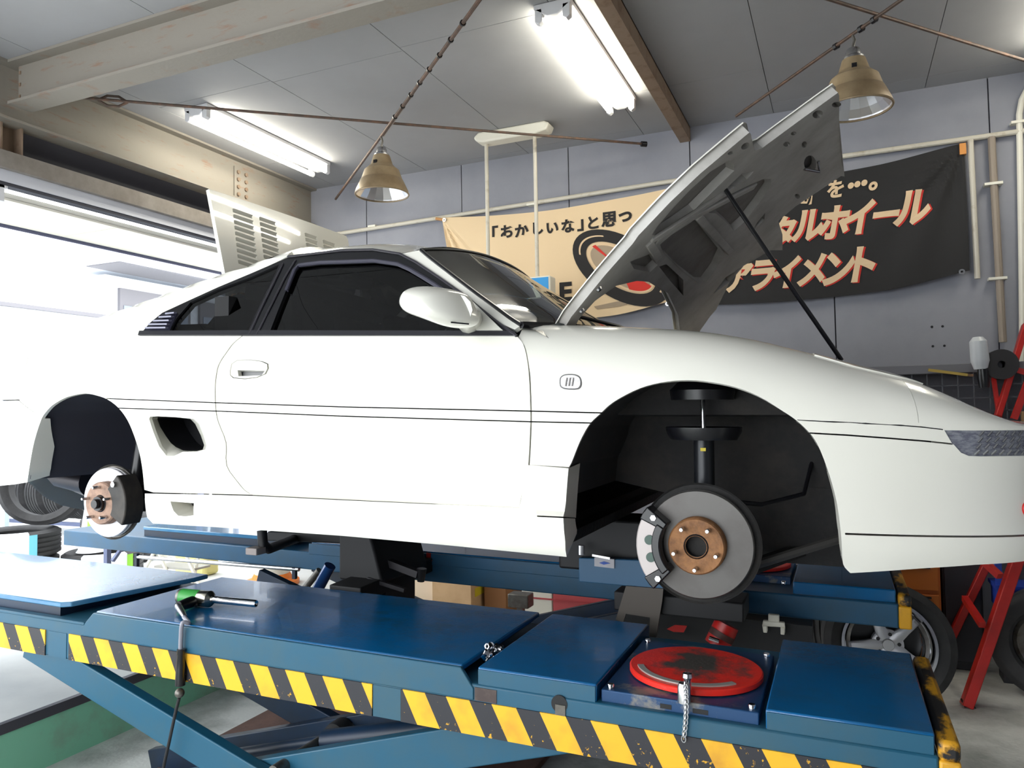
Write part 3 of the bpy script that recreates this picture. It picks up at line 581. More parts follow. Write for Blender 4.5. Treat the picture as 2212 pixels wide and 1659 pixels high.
part('hose_coupler', G().lathe([(.0001, 0), (.017, .0), (.016, .06), (.012, .105), (.014, .11), (.014, .125), (.0001, .125)], bq, _n(a - bq), 18), BLACKTRIM, hose)
part('quick_connector', G().ball(lon(388, 1497, 1, -.126), .0165, 12), DULL, hose)
pts = [lon(x, y, 1, -.126) for x, y in ((387, 1508), (379, 1540), (366, 1600), (352, 1665), (340, 1740), (322, 1820))]
part('hose_line', G().tube(_catmull(pts, 8), .0055, 8), RUBBER, hose)
# wheel nuts in the gap between two deck plates
nutg = 'chrome wheel nuts in the deck gap'
def nut(px, py, zz, ax, label):
    p = lon(px, py, 2, zz)
    t = thing('wheel_nut', label, 'wheel nut', tuple(p), FL, nutg); ax = _n(ax)
    part('nut_body', G().lathe([(.006, .013), (.0095, .014), (.0105, .011), (.0105, -.007), (.006, -.007)], p, ax, 6), CHROME, t)
    part('washer_seat', G().lathe([(.006, -.013), (.012, -.013), (.0135, -.007), (.0105, -.005)], p, ax, 20), CHROME, t)
nut(1057, 1396, .006, (-.2, -1, .25), 'chrome wheel nut on top of the pile facing outward'); nut(1077, 1399, -.004, (-1, .1, .4), 'chrome wheel nut lying sideways deepest in the gap')
nut(1054, 1412, -.012, (-1, -.4, .5), 'chrome wheel nut under the topmost one'); nut(1067, 1409, -.016, (.3, -.6, .7), 'half hidden chrome wheel nut behind the others'); nut(1044, 1421, -.022, (-.4, -.5, .7), 'dull wheel nut lowest at the outer edge of the gap')
# ================================================================ the car (lift frame: x to its nose, y away from the camera, z up)
MID = .85
car = thing('car', 'white two-door coupe without wheels, hood and engine lid raised, on the blue lift', 'car', (1.2, MID, .325), FL)
# plan outline of the near side as (x, y), nose to the front, tail to the back
_pl = [(-.925, .85), (-.92, .62), (-.90, .42), (-.862, .27), (-.80, .165), (-.7, .095), (-.5, .035), (-.3, .008), (0, 0), (.6, 0), (1.2, 0), (1.8, 0), (2.4, 0), (2.6, .010), (2.8, .03), (2.95, .06), (3.10, .11), (3.22, .18), (3.31, .28), (3.37, .42), (3.405, .62), (3.415, .85)]
sm = lambda L, k=3: [tuple(p) for p in _catmull(L, k)]
PL = _catmull(_pl); _ar = np.concatenate([[0], np.cumsum(np.linalg.norm(np.diff(PL, axis=0), axis=1))])
_ar = _ar - np.interp(1.2, PL[:, 0], _ar) + 1.2          # a = x along the straight side
A0, A1 = _ar[0], _ar[-1]
_tn = np.gradient(PL, _ar, axis=0); _tn /= np.linalg.norm(_tn, axis=1)[:, None]
def plan(a):
    x, y = np.interp(a, _ar, PL[:, 0]), np.interp(a, _ar, PL[:, 1]); tx, ty = np.interp(a, _ar, _tn[:, 0]), np.interp(a, _ar, _tn[:, 1])
    l = math.hypot(tx, ty); return x, y, -ty / l, tx / l            # point and inward normal
SIDE = [(.30, .075), (.45, .034), (.55, .018), (.65, .006), (.74, 0), (.80, .002), (.90, .018), (1.0, .05), (1.1, .10), (1.2, .158), (1.3, .216), (1.4, .275), (1.5, .33)]
NOSE = [(.30, .03), (.345, .02), (.40, .0), (.44, .002), (.50, .014), (.58, .014), (.66, .0), (.74, .002), (.80, .01), (.9, .03), (1.0, .06)]
TAIL = [(.40, .02), (.5, .0), (.65, -.005), (.78, .0), (.9, .015), (1.0, .04), (1.1, .10), (1.2, .158), (1.3, .216), (1.4, .275)]
def off(a, b):
    o = cr(SIDE, b)
    if a > 2.45: w = min(1, (a - 2.45) / .3); w = w * w * (3 - 2 * w); o = o * (1 - w) + cr(NOSE, b) * w
    if a < -.1: w = min(1, (-.1 - a) / .3); w = w * w * (3 - 2 * w); o = o * (1 - w) + cr(TAIL, b) * w
    return o
ZT = [(-1.8, .90), (-.93, .925), (-.80, .965), (-.55, 1.046), (-.386, 1.08), (-.24, 1.13), (.03, 1.196), (.27, 1.262), (.474, 1.315), (.605, 1.345), (.75, 1.385), (.95, 1.40), (1.3, 1.38), (1.6, 1.2), (1.80, 1.045), (1.85, 1.036), (2.0, 1.03), (2.2, 1.015), (2.36, .999), (2.53, .972), (2.7, .928), (2.86, .884), (3.0, .85), (3.1, .815), (3.2, .768), (3.3, .728), (3.6, .722), (4.2, .722)]
HS = [(-1.8, .12), (-.5, .1), (-.2, .06), (.6, .05), (1.7, .05), (1.86, .15), (2.1, .2), (2.8, .19), (3.0, .14), (3.1, .105), (3.2, .06), (3.3, .022), (4.2, .018)]
RR = [(-1.8, .2), (-.5, .16), (-.2, .06), (.6, .05), (1.7, .05), (1.86, .15), (2.1, .2), (2.9, .21), (3.2, .24), (4.2, .26)]
def S(a, b, crown=True):
    x, y, nx, ny = plan(a); zt, hs, R = cr(ZT, a), cr(HS, a), cr(RR, a); zs = zt - hs
    if b <= zs or not crown: o, z = off(a, b), b
    else:
        o0 = off(a, zs); L = (R + hs) * .8; t = (b - zs) / L
        if t <= 1: o, z = o0 + R * (1 - math.cos(t * math.pi / 2)), zs + hs * math.sin(t * math.pi / 2)
        else: o, z = o0 + R + (b - zs - L), zt + .05 * (b - zs - L)
    return np.array([x + nx * o, y + ny * o, z])
def SF(a, b): return S(a, b, False)
def btop(a): return cr(ZT, a) - cr(HS, a) + (cr(RR, a) + cr(HS, a)) * .8
def AB(pts, fn=SF, g0=None):                         # pixel outline -> surface parameters (a, b)
    out = []; g = g0
    for px, py in pts:
        if g is None:
            q = lon(px, py, 1, .05); g = (q[0], q[2])
        a, b = g
        for _ in range(25):
            p0 = projl(fn(a, b)); r = np.array([px, py]) - p0
            if abs(r).max() < .05: break
            e = 1e-4; J = np.array([(projl(fn(a + e, b)) - p0) / e, (projl(fn(a, b + e)) - p0) / e]).T
            if abs(np.linalg.det(J)) < 1e-3: break
            s = np.clip(np.linalg.solve(J, r), -.15, .15); a += s[0]; b += s[1]; a = min(max(a, A0), A1)
        out.append((a, b)); g = (a, b)
    return out
def inpoly(P, poly):
    x, y = P[:, 0], P[:, 1]; c = np.zeros(len(P), bool); q = np.array(poly); n = len(q)
    for i in range(n):
        (x0, y0), (x1, y1) = q[i], q[(i + 1) % n]
        if y0 == y1: continue
        k = ((y0 > y) != (y1 > y)) & (x < (x1 - x0) * (y - y0) / (y1 - y0) + x0); c ^= k
    return c
def dens(poly, st, closed=True):
    out = []
    for i in range(len(poly) if closed else len(poly) - 1):
        p, q = np.array(poly[i]), np.array(poly[(i + 1) % len(poly)]); k = max(1, int(np.ceil(np.linalg.norm(q - p) / st)))
        out += [tuple(p + (q - p) * j / k) for j in range(k)]
    if not closed: out.append(tuple(poly[-1]))
    return out
def slit(line, w=.004):                              # thin closed polygon round a polyline: an open joint
    L = [np.array(p, float) for p in line]; up, dn = [], []
    for i in range(len(L)):
        t = _n(L[min(i + 1, len(L) - 1)] - L[max(i - 1, 0)]); n_ = np.array([-t[1], t[0]]); up.append(tuple(L[i] + n_ * w / 2)); dn.append(tuple(L[i] - n_ * w / 2))
    return up + dn[::-1]
def patch(outline, fn, holes=(), st=.035, thick=.014, inset=0.0):
    loops = [dens(outline, st)] + [dens(h, st) for h in holes]; pts, edges = [], []
    for lp in loops:
        o = len(pts); pts += lp; edges += [(o + i, o + (i + 1) % len(lp)) for i in range(len(lp))]
    B = np.array(pts); lo, hi = B.min(0), B.max(0)
    gx, gy = np.meshgrid(np.arange(lo[0] + st / 2, hi[0], st), np.arange(lo[1] + st / 2, hi[1], st)); Q = np.stack([gx.ravel(), gy.ravel()], 1)
    k = inpoly(Q, outline)
    for h in holes: k &= ~inpoly(Q, h)
    Q = Q[k]
    if len(Q): Q = Q[np.array([np.min(np.abs(B - q).max(1)) > st * .35 for q in Q])]
    r = delaunay_2d_cdt([Vector(p) for p in pts] + [Vector(q) for q in Q], edges, [], 0, 1e-6)
    V = np.array([tuple(v) for v in r[0]]); Fs = [tuple(f) for f in r[2]]
    C = np.array([V[list(f)].mean(0) for f in Fs]); k = inpoly(C, outline)
    for h in holes: k &= ~inpoly(C, h)
    Fs = [f for f, q in zip(Fs, k) if q]
    P, I = [], []
    for a, b in V:
        p = np.array(fn(a, b)); e = 1e-3; n_ = np.cross(np.array(fn(a + e, b)) - p, np.array(fn(a, b + e)) - p); n_ = -_n(n_)
        P.append(p + n_ * inset); I.append(p + n_ * (inset + (thick(a, b) if callable(thick) else thick)))
    adj = {}                                         # drop slivers cut loose along joints
    for i, f in enumerate(Fs):
        for v in f: adj.setdefault(v, []).append(i)
    seen, keep = set(), []
    for i in range(len(Fs)):
        if i in seen: continue
        st_, comp = [i], []; seen.add(i)
        while st_:
            j = st_.pop(); comp.append(j)
            for v in Fs[j]:
                for k2 in adj[v]:
                    if k2 not in seen: seen.add(k2); st_.append(k2)
        if len(comp) > 8: keep += comp
    Fs = [Fs[i] for i in keep]
    g = G(); g.add(P, Fs)
    if thick:
        cnt = {}
        for f in Fs:
            for i in range(len(f)):
                e = (f[i], f[(i + 1) % len(f)]); cnt[e] = 1
        be = [e for e in cnt if (e[1], e[0]) not in cnt]; o = len(g.v); m = {}
        for e in be:
            for i in e:
                if i not in m: m[i] = o + len(m); g.v.append(tuple(I[i]))
        g.f += [(e[1], e[0], m[e[0]], m[e[1]]) for e in be]
    return g
def mirror(g):
    h = G(); h.v = [(x, 2 * MID - y, z) for x, y, z in g.v]; h.f = [f[::-1] for f in g.f]; return h
def both(name, g, mat, par=car, ang=32):
    a = part(name, g, mat, par, ang); part(name, mirror(g), mat, par, ang); return a
# ---- measured outlines
DOORF = [(1116, 726), (1130, 743), (1139, 780), (1143, 821), (1145, 871), (1145.5, 912), (1143, 973), (1141, 1004)]
DOORR = [(524, 726), (505, 742), (489.5, 763), (478, 780), (471, 797), (466, 838), (468, 888), (473, 912), (489.5, 956), (491, 1006), (516.5, 1043.5), (530, 1059), (546, 1069.5)]
df, dr = AB(sm(DOORF)), AB(sm(DOORR))
gu = AB([(229.6, 861), (467.6, 870), (740, 879), (1143, 888), (1300, 892)]); gl = AB([(250, 881.5), (467.6, 888), (740, 899), (1145, 911), (1285, 914)])
lip = AB([(740, 1079), (1121, 1097)])
hand = AB([(497, 800), (500, 786), (512, 778), (540, 777), (566, 780), (580, 786), (581, 796), (575, 808), (556, 816), (530, 819), (504, 817), (497, 811)])
shift = lambda L, d: [(a + d, b) for a, b in L]
door = both('door', patch(df + [lip[1], lip[0]] + dr[::-1], SF, [slit(gu), slit(gl), hand]), WHITE)
hc = np.mean(hand, axis=0); g = patch([tuple(hc + (np.array(p) - hc) * .94) for p in hand], SF, [AB([(514, 800), (573, 801), (566, 811), (516, 813)])], .02, .02, -.002)
h_ = part('door_handle', g, WHITE, door)
g = patch([tuple(hc + (np.array(p) - hc) * .99) for p in hand], SF, (), .03, .0, .028); part('handle_recess', g, M('handle_recess_shade', (150, 150, 150), .5), door)  # recess is white paint too; its shading is put into the grey
# front arch and fender
FARCH = [(1219.5, 1105), (1228, 1011), (1234, 1000), (1249, 962), (1262, 935), (1276, 913), (1296, 894), (1315, 876), (1337, 861), (1382, 838.6), (1428, 825.6), (1486, 819.7), (1538, 824), (1590, 835), (1639, 855), (1688, 886), (1721, 908.5), (1750, 936), (1762, 953), (1773, 975), (1792, 1027), (1807, 1083), (1815, 1138), (1818, 1170), (1821.5, 1219), (1836, 1238)]
fa = AB(sm(FARCH))
ng = AB([(1722, 907), (1800, 911), (1945, 919), (2036, 928)]); nl = AB([(1749, 935.5), (1830, 940), (1911, 946), (2000, 953), (2056, 959)])
kf = 48                                             # index of the arch point on the upper joint
seam = AB([(1985, 921)])[0][0]; sk = AB([(1139, 1004), (1229, 1009)])
top = [(a, btop(a) + .09) for a in np.linspace(seam, 1.93, 16)]
f_out = [df[0]] + shift(df[1:], .005) + [sk[1]] + fa[6:kf + 1] + [(ng[1][0], ng[1][1] + .002), (seam - .0008, np.interp(seam, [ng[1][0], ng[2][0]], [ng[1][1], ng[2][1]]) + .002)] + [(seam - .0008, .8)] + top + [(1.90, btop(1.90) + .06), (1.872, btop(1.872) + .03), (1.862, 1.06), (1.865, 1.01)]
mk = AB(sm([(1211, 829), (1212, 817), (1221, 811), (1243, 811), (1253, 817), (1255, 831), (1249, 839), (1222, 839), (1213, 835), (1211, 829)])[:-1])
fend = both('front_fender', patch(f_out, S, [slit(gu), slit(gl), mk]), WHITE)
g = patch([tuple(np.mean(mk, axis=0) + (np.array(p) - np.mean(mk, axis=0)) * .95) for p in mk], SF, (), .02, .014, -.004)
LENS = M('clear_lamp_lens', (224, 224, 226), .15, .2, var=((186, 184, 184), 60, .45, .6, (1, 1, 6)), bump=(200, .15))
ml = part('side_marker_lamp', g, LENS, car); part('lens_shadow_ring', G().tube([SF(*p) - (0, .001, 0) for p in mk + mk[:1]], .0035, 6), M('lens_shadow_grey', (110, 108, 108), .5), ml)  # grey ring draws the shadow outline round the lens
for i in range(3):
    q = AB([(1226 + i * 7, 816)])[0]; q2 = AB([(1223 + i * 7, 834)])[0]; part('lens_rib', G().tube([SF(*q) - (0, .006, 0), SF(*q2) - (0, .006, 0)], .0025, 6), M('lamp_rib_grey', (150, 146, 144), .4), ml)
lipw = [(a, b) for a, b in fa[2:]]                   # rolled lip of the arch
# bumper with lamp opening and joints
LAMP = [(2040, 929.5), (2080, 930), (2130, 930), (2180, 929.5), (2213, 929), (2240, 929), (2240, 985), (2213, 985), (2170, 985.5), (2120, 986), (2093, 985), (2076, 978), (2062, 962), (2056, 957)]
la = AB(LAMP)
la = la[:4] + [(3.62, la[3][1])] + [(3.62, la[8][1])] + la[8:]
bb = AB([(1837, 1238), (1988, 1228), (2107, 1220), (2207, 1213)])
bot = bb + [(a, bb[-1][1] + .004) for a in np.linspace(bb[-1][0] + .06, A1, 10)]
bg = AB([(1821, 1153), (1990, 1158), (2207, 1157)]); bgl = [(bg[0][0] + .005, bg[0][1])] + bg[1:] + [(A1 - .004, bg[-1][1])]
nl2 = nl + [(la[-1][0] + .012, la[-1][1])]
b_out = fa[kf:-1] + [bot[0]] + bot[1:] + [(A1, .722 + .10)] + [(a, btop(a) + (.09 if a < 3.1 else .03)) for a in np.linspace(A1, seam, 24)] + [(seam + .0008, .8), (seam + .0008, ng[2][1] + .01), (ng[1][0], ng[1][1] - .002)]
lid = AB([(1866, 800), (1905, 808), (1945, 822), (1990, 839), (2020, 846), (2046, 845)], S)
bump = both('front_bumper', patch(b_out, S, [slit(nl2), slit(bgl, .005), la], thick=.05), WHITE)
lc = np.array([3.2, .67]); lam = patch(la, SF, (), .03, .012, .004)
tl = both('turn_signal_lamp', lam, M('clear_lens_front', (150, 152, 160), .12, .3, var=((112, 114, 128), 40, .42, .6, (1, 1, 3)), bump=(220, .2)))
g = G()
for i in range(26):
    a = la[0][0] + .075 + i * .022
    for j in range(4):
        b0 = .640 + j * .016; p = SF(a + j * .004, b0); n_ = np.array(plan(a)[2:]); g.tube([p + (n_[0] * .0, n_[1] * .0, 0), SF(a + .012 + j * .004, b0 + .012)], .0028, 5)
part('lens_ribs', g, STEEL, tl)['kind'] = 'stuff'
q = AB([(2218, 1099)])[0]; part('tow_hook', G().ball(SF(*q) - (0, .006, 0), .016, 10, (1, .7, 1.1)), RED, car)
# pop-up lamp cover on the bonnet edge
lc_o = [(2.74, btop(2.74) - .06), (2.85, btop(2.85) - .075), (2.97, btop(2.97) - .08), (3.05, btop(3.05) - .07), (3.07, btop(3.07) + .0), (3.05, btop(3.05) + .10), (2.90, btop(2.9) + .12), (2.74, btop(2.74) + .12)]
both('lamp_cover', patch(lc_o, S, (), .03, .012, -.0035), WHITE)
jl = [(ng[1][0] - .03 + 0, 0)]
jp = AB([(1722, 907), (1760, 909), (1800, 911), (1870, 915), (1945, 919), (1990, 922.5), (2036, 928)])
part('panel_joint', G().tube([SF(*p) + (0, .003, 0) for p in jp], .0035, 6), BLACKTRIM, car)
jv = [(seam, b) for b in np.linspace(np.interp(seam, [p[0] for p in jp], [p[1] for p in jp]), cr(ZT, seam) - .06, 8)]
part('panel_joint', G().tube([S(*p) + (0, .004, 0) for p in jv], .0015, 6), M('joint_grey', (176, 174, 168), .6), car)
# side skirt
s_top = AB([(327, 1129), (322, 1090), (327, 1071), (544, 1071.5), (740, 1080), (1119, 1098), (1137, 1005), (1229, 1012)])
SKT = [(.30, .03), (.325, .014), (.345, .002), (.40, -.006), (.445, -.002), (.455, .012), (.52, .004), (.60, -.004), (.7, -.006)]
def SK(a, b):
    w = min(1, max(0, (a - 1.80) / .08)); x, y, nx, ny = plan(a); o = cr(SKT, b)
    return np.array([x, y + o + (.004 if b > .46 else 0), b])
ks = lambda pts: AB(pts, SK)
sk_o = ks([(330, 1131), (380, 1134), (437, 1137), (590, 1147), (740, 1157.5), (978, 1179), (1100, 1191), (1224, 1203), (1221, 1170), (1219.5, 1105), (1228, 1012), (1139, 1005), (1121, 1098), (740, 1080.5), (544, 1071), (420, 1068), (313, 1066), (314, 1092), (318, 1118)])
sh_ = ks([(368, 1083), (419, 1087), (418, 1113), (400, 1115.5), (385, 1114), (375, 1104)])
skirt = both('side_skirt', patch(sk_o, SK, [slit(ks([(1160, 1115), (1224, 1118)]), .004), sh_], .03, .11), WHITE)
part('skirt_duct', G().grid([[SK(a, b) + (0, .004, 0) for a, b in sh_ + sh_[:1]], [SK(a - .02, b) + (0, .09, 0) for a, b in sh_ + sh_[:1]]]), M('duct_beige', (150, 140, 130), .6), skirt)
part('duct_back', G().poly([SK(a - .02, b) + (0, .09, 0) for a, b in sh_]), DARK, skirt)
# rear quarter
RARCH = [(59, 1042), (62, 1020), (65, 1000), (74, 953.6), (90, 904), (100, 889), (113, 875.5), (139, 860), (162, 853), (185, 850), (208, 854), (231.5, 862.5), (255, 880), (275, 907), (289, 939), (301, 977), (308, 1017), (312, 1058)]
ra = AB(sm(RARCH), SF, (-.35, .47))
QW = [(302, 724.5), (305, 720), (324, 698), (351, 676), (405, 651), (473, 620), (540, 592), (608, 563), (623, 555)]
qw = AB(QW)
intake = AB([(322, 905), (324, 900), (340, 899), (380, 901), (419, 905), (430, 915), (440, 940), (446.5, 962), (444, 971), (425, 975.5), (395, 976), (376, 985), (360, 985), (344, 965), (332, 935)])
q_out = ra[12:] + [ks([(313, 1066)])[0], ks([(544, 1071)])[0]] + shift(dr[::-1], -.005)[1:] + [(dr[0][0] - .006, qw[0][1] - .025)] + [(qw[0][0], qw[0][1] - .002)] + [(a - .001, b + .001) for a, b in qw[1:]] + [(.80, btop(.80) - .02)] + [(a, btop(a) + .05) for a in np.linspace(.72, -.45, 22)] + [(-.452, .9), (-.452, .80), (ra[12][0] - .04, .745)]
quarter = both('quarter_panel', patch(q_out, S, [slit(gu), slit(gl), intake]), WHITE)
ic = [SF(*p) for p in intake]; cen = np.mean(ic, axis=0)
dk = [lon(x, y, 1, .085) for x, y in ((340, 906), (341, 902), (356, 901), (385, 902), (415, 905), (425, 917), (438, 940), (446, 961), (443, 970), (424, 974.5), (396, 973), (380, 966), (369, 957), (357, 940), (346, 922))]
g = G().grid([ic + ic[:1], [a_ * .45 + b_ * .55 + (0, -.012, 0) for a_, b_ in zip(ic + ic[:1], dk + dk[:1])], dk + dk[:1]]); part('intake_duct', g, WHITE, quarter)
part('intake_back', G().grid([dk + dk[:1], [p + (.01, .12, 0) for p in dk + dk[:1]]]).poly([p + (.01, .12, 0) for p in dk]), M('intake_black', (14, 14, 20), .6), quarter)
r_bot = [(ra[0][0] - .0, ra[0][1]), (ra[0][0] - .12, ra[0][1] - .015)] + [(a, .415) for a in np.linspace(-.75, A0, 12)]
rb_out = r_bot + [(A0, .80)] + [(a, .80) for a in np.linspace(A0, -.46, 14)] + [(ra[12][0] - .045, .745)] + ra[12::-1]
rbump = both('rear_bumper', patch(rb_out, SF, [], .035, lambda a, b: .02 + .075 * min(1, max(0, (.76 - b) / .16))), WHITE)
rt_out = [(A0, .805)] + [(a, .805) for a in np.linspace(A0, -.456, 14)] + [(-.456, btop(-.456) + .05)] + [(a, btop(a) + .05) for a in np.linspace(-.5, A0, 14)]
both('tail_panel', patch([(a, b) for a, b in rt_out], S, (), .04, .014), WHITE)
for s in (0, 1):
    g = patch([(-.93, .815), (-.86, .815), (-.86, .89), (-.93, .89)], S, (), .03, .01, -.003)
    part('tail_lamp', mirror(g) if s else g, M('tail_lamp_red', (120, 20, 24), .2), car)
# deck and trunk lid
rows = []
for a in np.linspace(-.85, .35, 12):
    p = S(a, btop(a) + .045); rows.append([(p[0] - .04 * math.sin(math.pi * s) * (a < -.6), p[1] + (1.7 - 2 * p[1]) * s, min(p[2], 1.12) + .01 * math.sin(math.pi * s)) for s in np.linspace(0, 1, 9)])
part('trunk_lid', G().grid(rows[:6]), WHITE, car); part('engine_bay', G().grid(rows[5:]), DARK, car)
g = G().tube([lon(116, 751, 1, .16), lon(140, 744, 1, .2), lon(174, 737, 1, .28)], [.003, .006, .003], 8); part('trunk_seal', g, BLACKTRIM, car)
# greenhouse: black frame with glass openings
DG = [(584, 715), (594, 689), (618, 628), (636, 583), (645, 573), (690, 567), (740, 565.5), (807, 563), (858, 570), (885, 582), (915.5, 600), (942.6, 617), (1000, 657), (1040, 685), (1082, 714.5)]
QG = [(366, 719), (381, 689), (412, 653), (470, 626), (540, 600), (603, 572), (590, 602), (560, 662), (537, 714)]
dg, qg = AB(DG), AB(QG)
ft = AB([(623, 555), (740, 541), (807, 539.5), (865, 548.5), (899, 566), (949, 599), (1003, 637), (1044, 671), (1078, 698), (1117, 726)])
bp = AB([(613, 570), (600, 597), (569, 660), (540, 724)]); bp2 = AB([(640, 562), (617, 600), (585, 665), (556, 724)])
fr_o = qw[:1] + AB([(540, 724.5), (700, 724.5), (900, 725), (1117, 726)]) + ft[::-1][1:] + qw[::-1][1:-1]
frame = both('window_frame', patch(fr_o, SF, [dg, qg], .03, .03, -.001), BLACKTRIM)
g = G()
for L, r in ((ft, .005), (bp, .004), (bp2, .004)): g.tube([SF(*p) - (0, .004, 0) for p in L], r, 6)
part('frame_bead', g, M('frame_bead_grey', (52, 50, 56), .25), frame)
g = G().tube([SF(*p) + (0, .002, 0) for p in dg[2:-1]], .008, 8); part('glass_run', g, M('lavender_seal', (58, 57, 70), .4), frame)
SGL = glass('tinted_side_glass', (.7, .75, .8), .09); WGL = glass('green_windshield_glass', (.72, .86, .8), .55)
both('side_window', patch(dg, SF, (), .04, 0, .014), SGL); both('quarter_window', patch(qg, SF, (), .04, 0, .006), SGL)
vent = AB([(306, 720), (366, 719), (384, 678), (352, 678), (325, 700)])
vg = part('vent_panel', patch(vent, SF, (), .03, .01, -.003), M('vent_black', (22, 22, 36), .35), frame)
for (x0, y0), (x1, y1_) in (((322, 709), (366, 708.5)), ((329, 701.5), (369, 701)), ((339, 694), (373, 693)), ((351, 686), (378, 684.5)), ((365, 678.5), (384, 676.5))):
    a, b = AB([(x0, y0), (x1, y1_)]); part('vent_slat', G().bar(SF(*a) - (0, .012, 0), SF(*b) - (0, .012, 0), .016, .006, (0, 0, 1)), M('slat_grey', (120, 120, 140), .3), vg)
both('belt_strip', patch(AB([(300, 725), (303, 716), (540, 715), (800, 715.5), (1086, 716), (1112, 717), (1117, 726), (900, 726), (540, 725.5)]), SF, (), .04, .012, -.006), M('belt_black', (34, 34, 40), .35))
# roof, pillars, windshield
wl = AB([(909, 540), (929, 557), (976, 593), (1027, 632), (1078, 669), (1105, 689), (1126, 702)])
ap = both('a_pillar', patch([wl[0]] + wl[1:] + AB([(1112, 712)]) + [(a, b + .001) for a, b in ft[::-1]][1:6] + AB([(880, 556), (866, 548)]), SF, (), .03, .02), WHITE)
rail = [(.62, None)] + [(a, b) for a, b in ft[:5]] + [AB([(885, 553)])[0]]
rows = []
for a in np.linspace(.64, 1.372, 14):
    if a < ft[0][0]: b = cr([(.60, btop(.6)), (ft[0][0], ft[0][1])], a); p = SF(a, min(b, 1.36)); p = S(a, btop(a) - .012)
    else: b = np.interp(a, [q[0] for q in ft[:4]] + [wl[0][0]], [q[1] for q in ft[:4]] + [wl[0][1]]) + .001; p = SF(a, b)
    w = max(0, (a - 1.1) / .27); rows.append([(p[0] + .05 * w * (1 - (2 * s - 1) ** 2), p[1] + (1.7 - 2 * p[1]) * s, p[2] + (.068 + .02 * min(1, max(0, a - .64) / .1)) * (1 - abs(2 * s - 1) ** 3.2) * (1 - .15 * w)) for s in np.concatenate([[0, .008, .02, .04, .07], np.linspace(.1, .9, 17), [.93, .96, .98, .992, 1]])])
part('roof', G().grid(rows), WHITE, car, 60)
rr = rows[-1]; r0 = rows[0]
rows = []
wl3 = [SF(*p) for p in wl]
for i, t in enumerate(np.linspace(0, 1, 16)):
    k = t * (len(wl3) - 1); j = min(int(k), len(wl3) - 2); p = wl3[j] + (wl3[j + 1] - wl3[j]) * (k - j)
    bx, bz = .05 + .10 * t, .062 * (1 - t) + .026 * t - .004 * math.sin(math.pi * t)
    rows.append([(p[0] + bx * (1 - abs(2 * s - 1) ** 2.2), p[1] + (1.7 - 2 * p[1]) * s, p[2] + bz * (1 - abs(2 * s - 1) ** 2.2)) for s in np.linspace(0, 1, 33)])
ws = part('windshield', G().grid(rows), WGL, car, 80)
g = G().tube(rows[0], .007, 6).tube([r[0] for r in rows], .007, 6).tube([r[-1] for r in rows], .007, 6).tube(rows[-1], .012, 6); part('windshield_trim', g, BLACKTRIM, ws)
cow = [[tuple(np.array(p) + (dx, 0, dz)) for p in rows[-1]] for dx, dz in ((0, -.012), (.05, -.02), (.10, -.05), (.11, -.09))]
cw = part('cowl_panel', G().grid(cow), BLACKTRIM, car)
for s0 in (.45, .78):
    i = int(s0 * 32); p = np.array(rows[-1][i]); part('wiper', G().tube([p + (.06, 0, .0), p + (.0, -.08, .025), p + (-.06, -.40, .03)], .007, 6), BLACKTRIM, cw)
part('rear_window', G().grid([[(p[0] - dx, p[1], z if z else p[2]) for p in r0] for dx, z in ((0, None), (.28, 1.1))]), SGL, car)
# mirror
mo = [(870, 662), (872, 642), (882, 625), (902, 615.5), (932, 614.5), (969.6, 621), (990, 629), (1000, 648), (1010, 669), (1017, 689), (1013, 702), (1000, 710), (973, 713), (956, 707.6), (915.5, 692), (882, 682)]
ring = [lon(x, y, 1, -.10) for x, y in mo]; c = np.mean(ring, axis=0) + (0, 0, .002); ring = [c + (p - c) * .93 for p in ring]
rows = []
for t, sc_ in ((-.105, .05), (-.10, .35), (-.085, .62), (-.055, .85), (-.02, .97), (.02, 1.0), (.05, .97), (.06, .90)):
    rows.append([c + (np.array(p) - c) * sc_ + ((t + .02) * .25, t, 0) for p in ring])
mr = part('door_mirror', G().grid([r + r[:1] for r in rows]).poly(rows[0]), WHITE, car, 60)
m2 = mr.modifiers.new('smooth', 'SUBSURF'); m2.levels = 1; m2.render_levels = 2
mg = np.mean(rows[-1], axis=0); part('mirror_glass', G().poly([mg + (np.array(p) - mg) * .97 for p in rows[-1]]), CHROME, mr)
s0, s1 = lon(957, 695, 1, -.178), lon(1014, 700, 1, -.178)
q = lon(1000, 706, 1, -.16); 
g = patch(AB([(1004, 636), (1040, 671), (1084, 713), (1088, 716), (1006, 716), (1000, 690)]), SF, (), .02, .02, -.012); sl = part('mirror_foot', g, WHITE, car)
a, b = SF(*AB([(1018, 694)])[0]), c + (.06, .0, -.015)
part('mirror_arm', G().tube([a + (0, -.005, 0), a * .5 + b * .5, b], [.045, .04, .05], 12), WHITE, car)
part('mirror_joint', G().bar(lon(974, 696.5, 1, -.145), lon(1013, 700, 1, -.115), .004, .004), BLACKTRIM, mr)
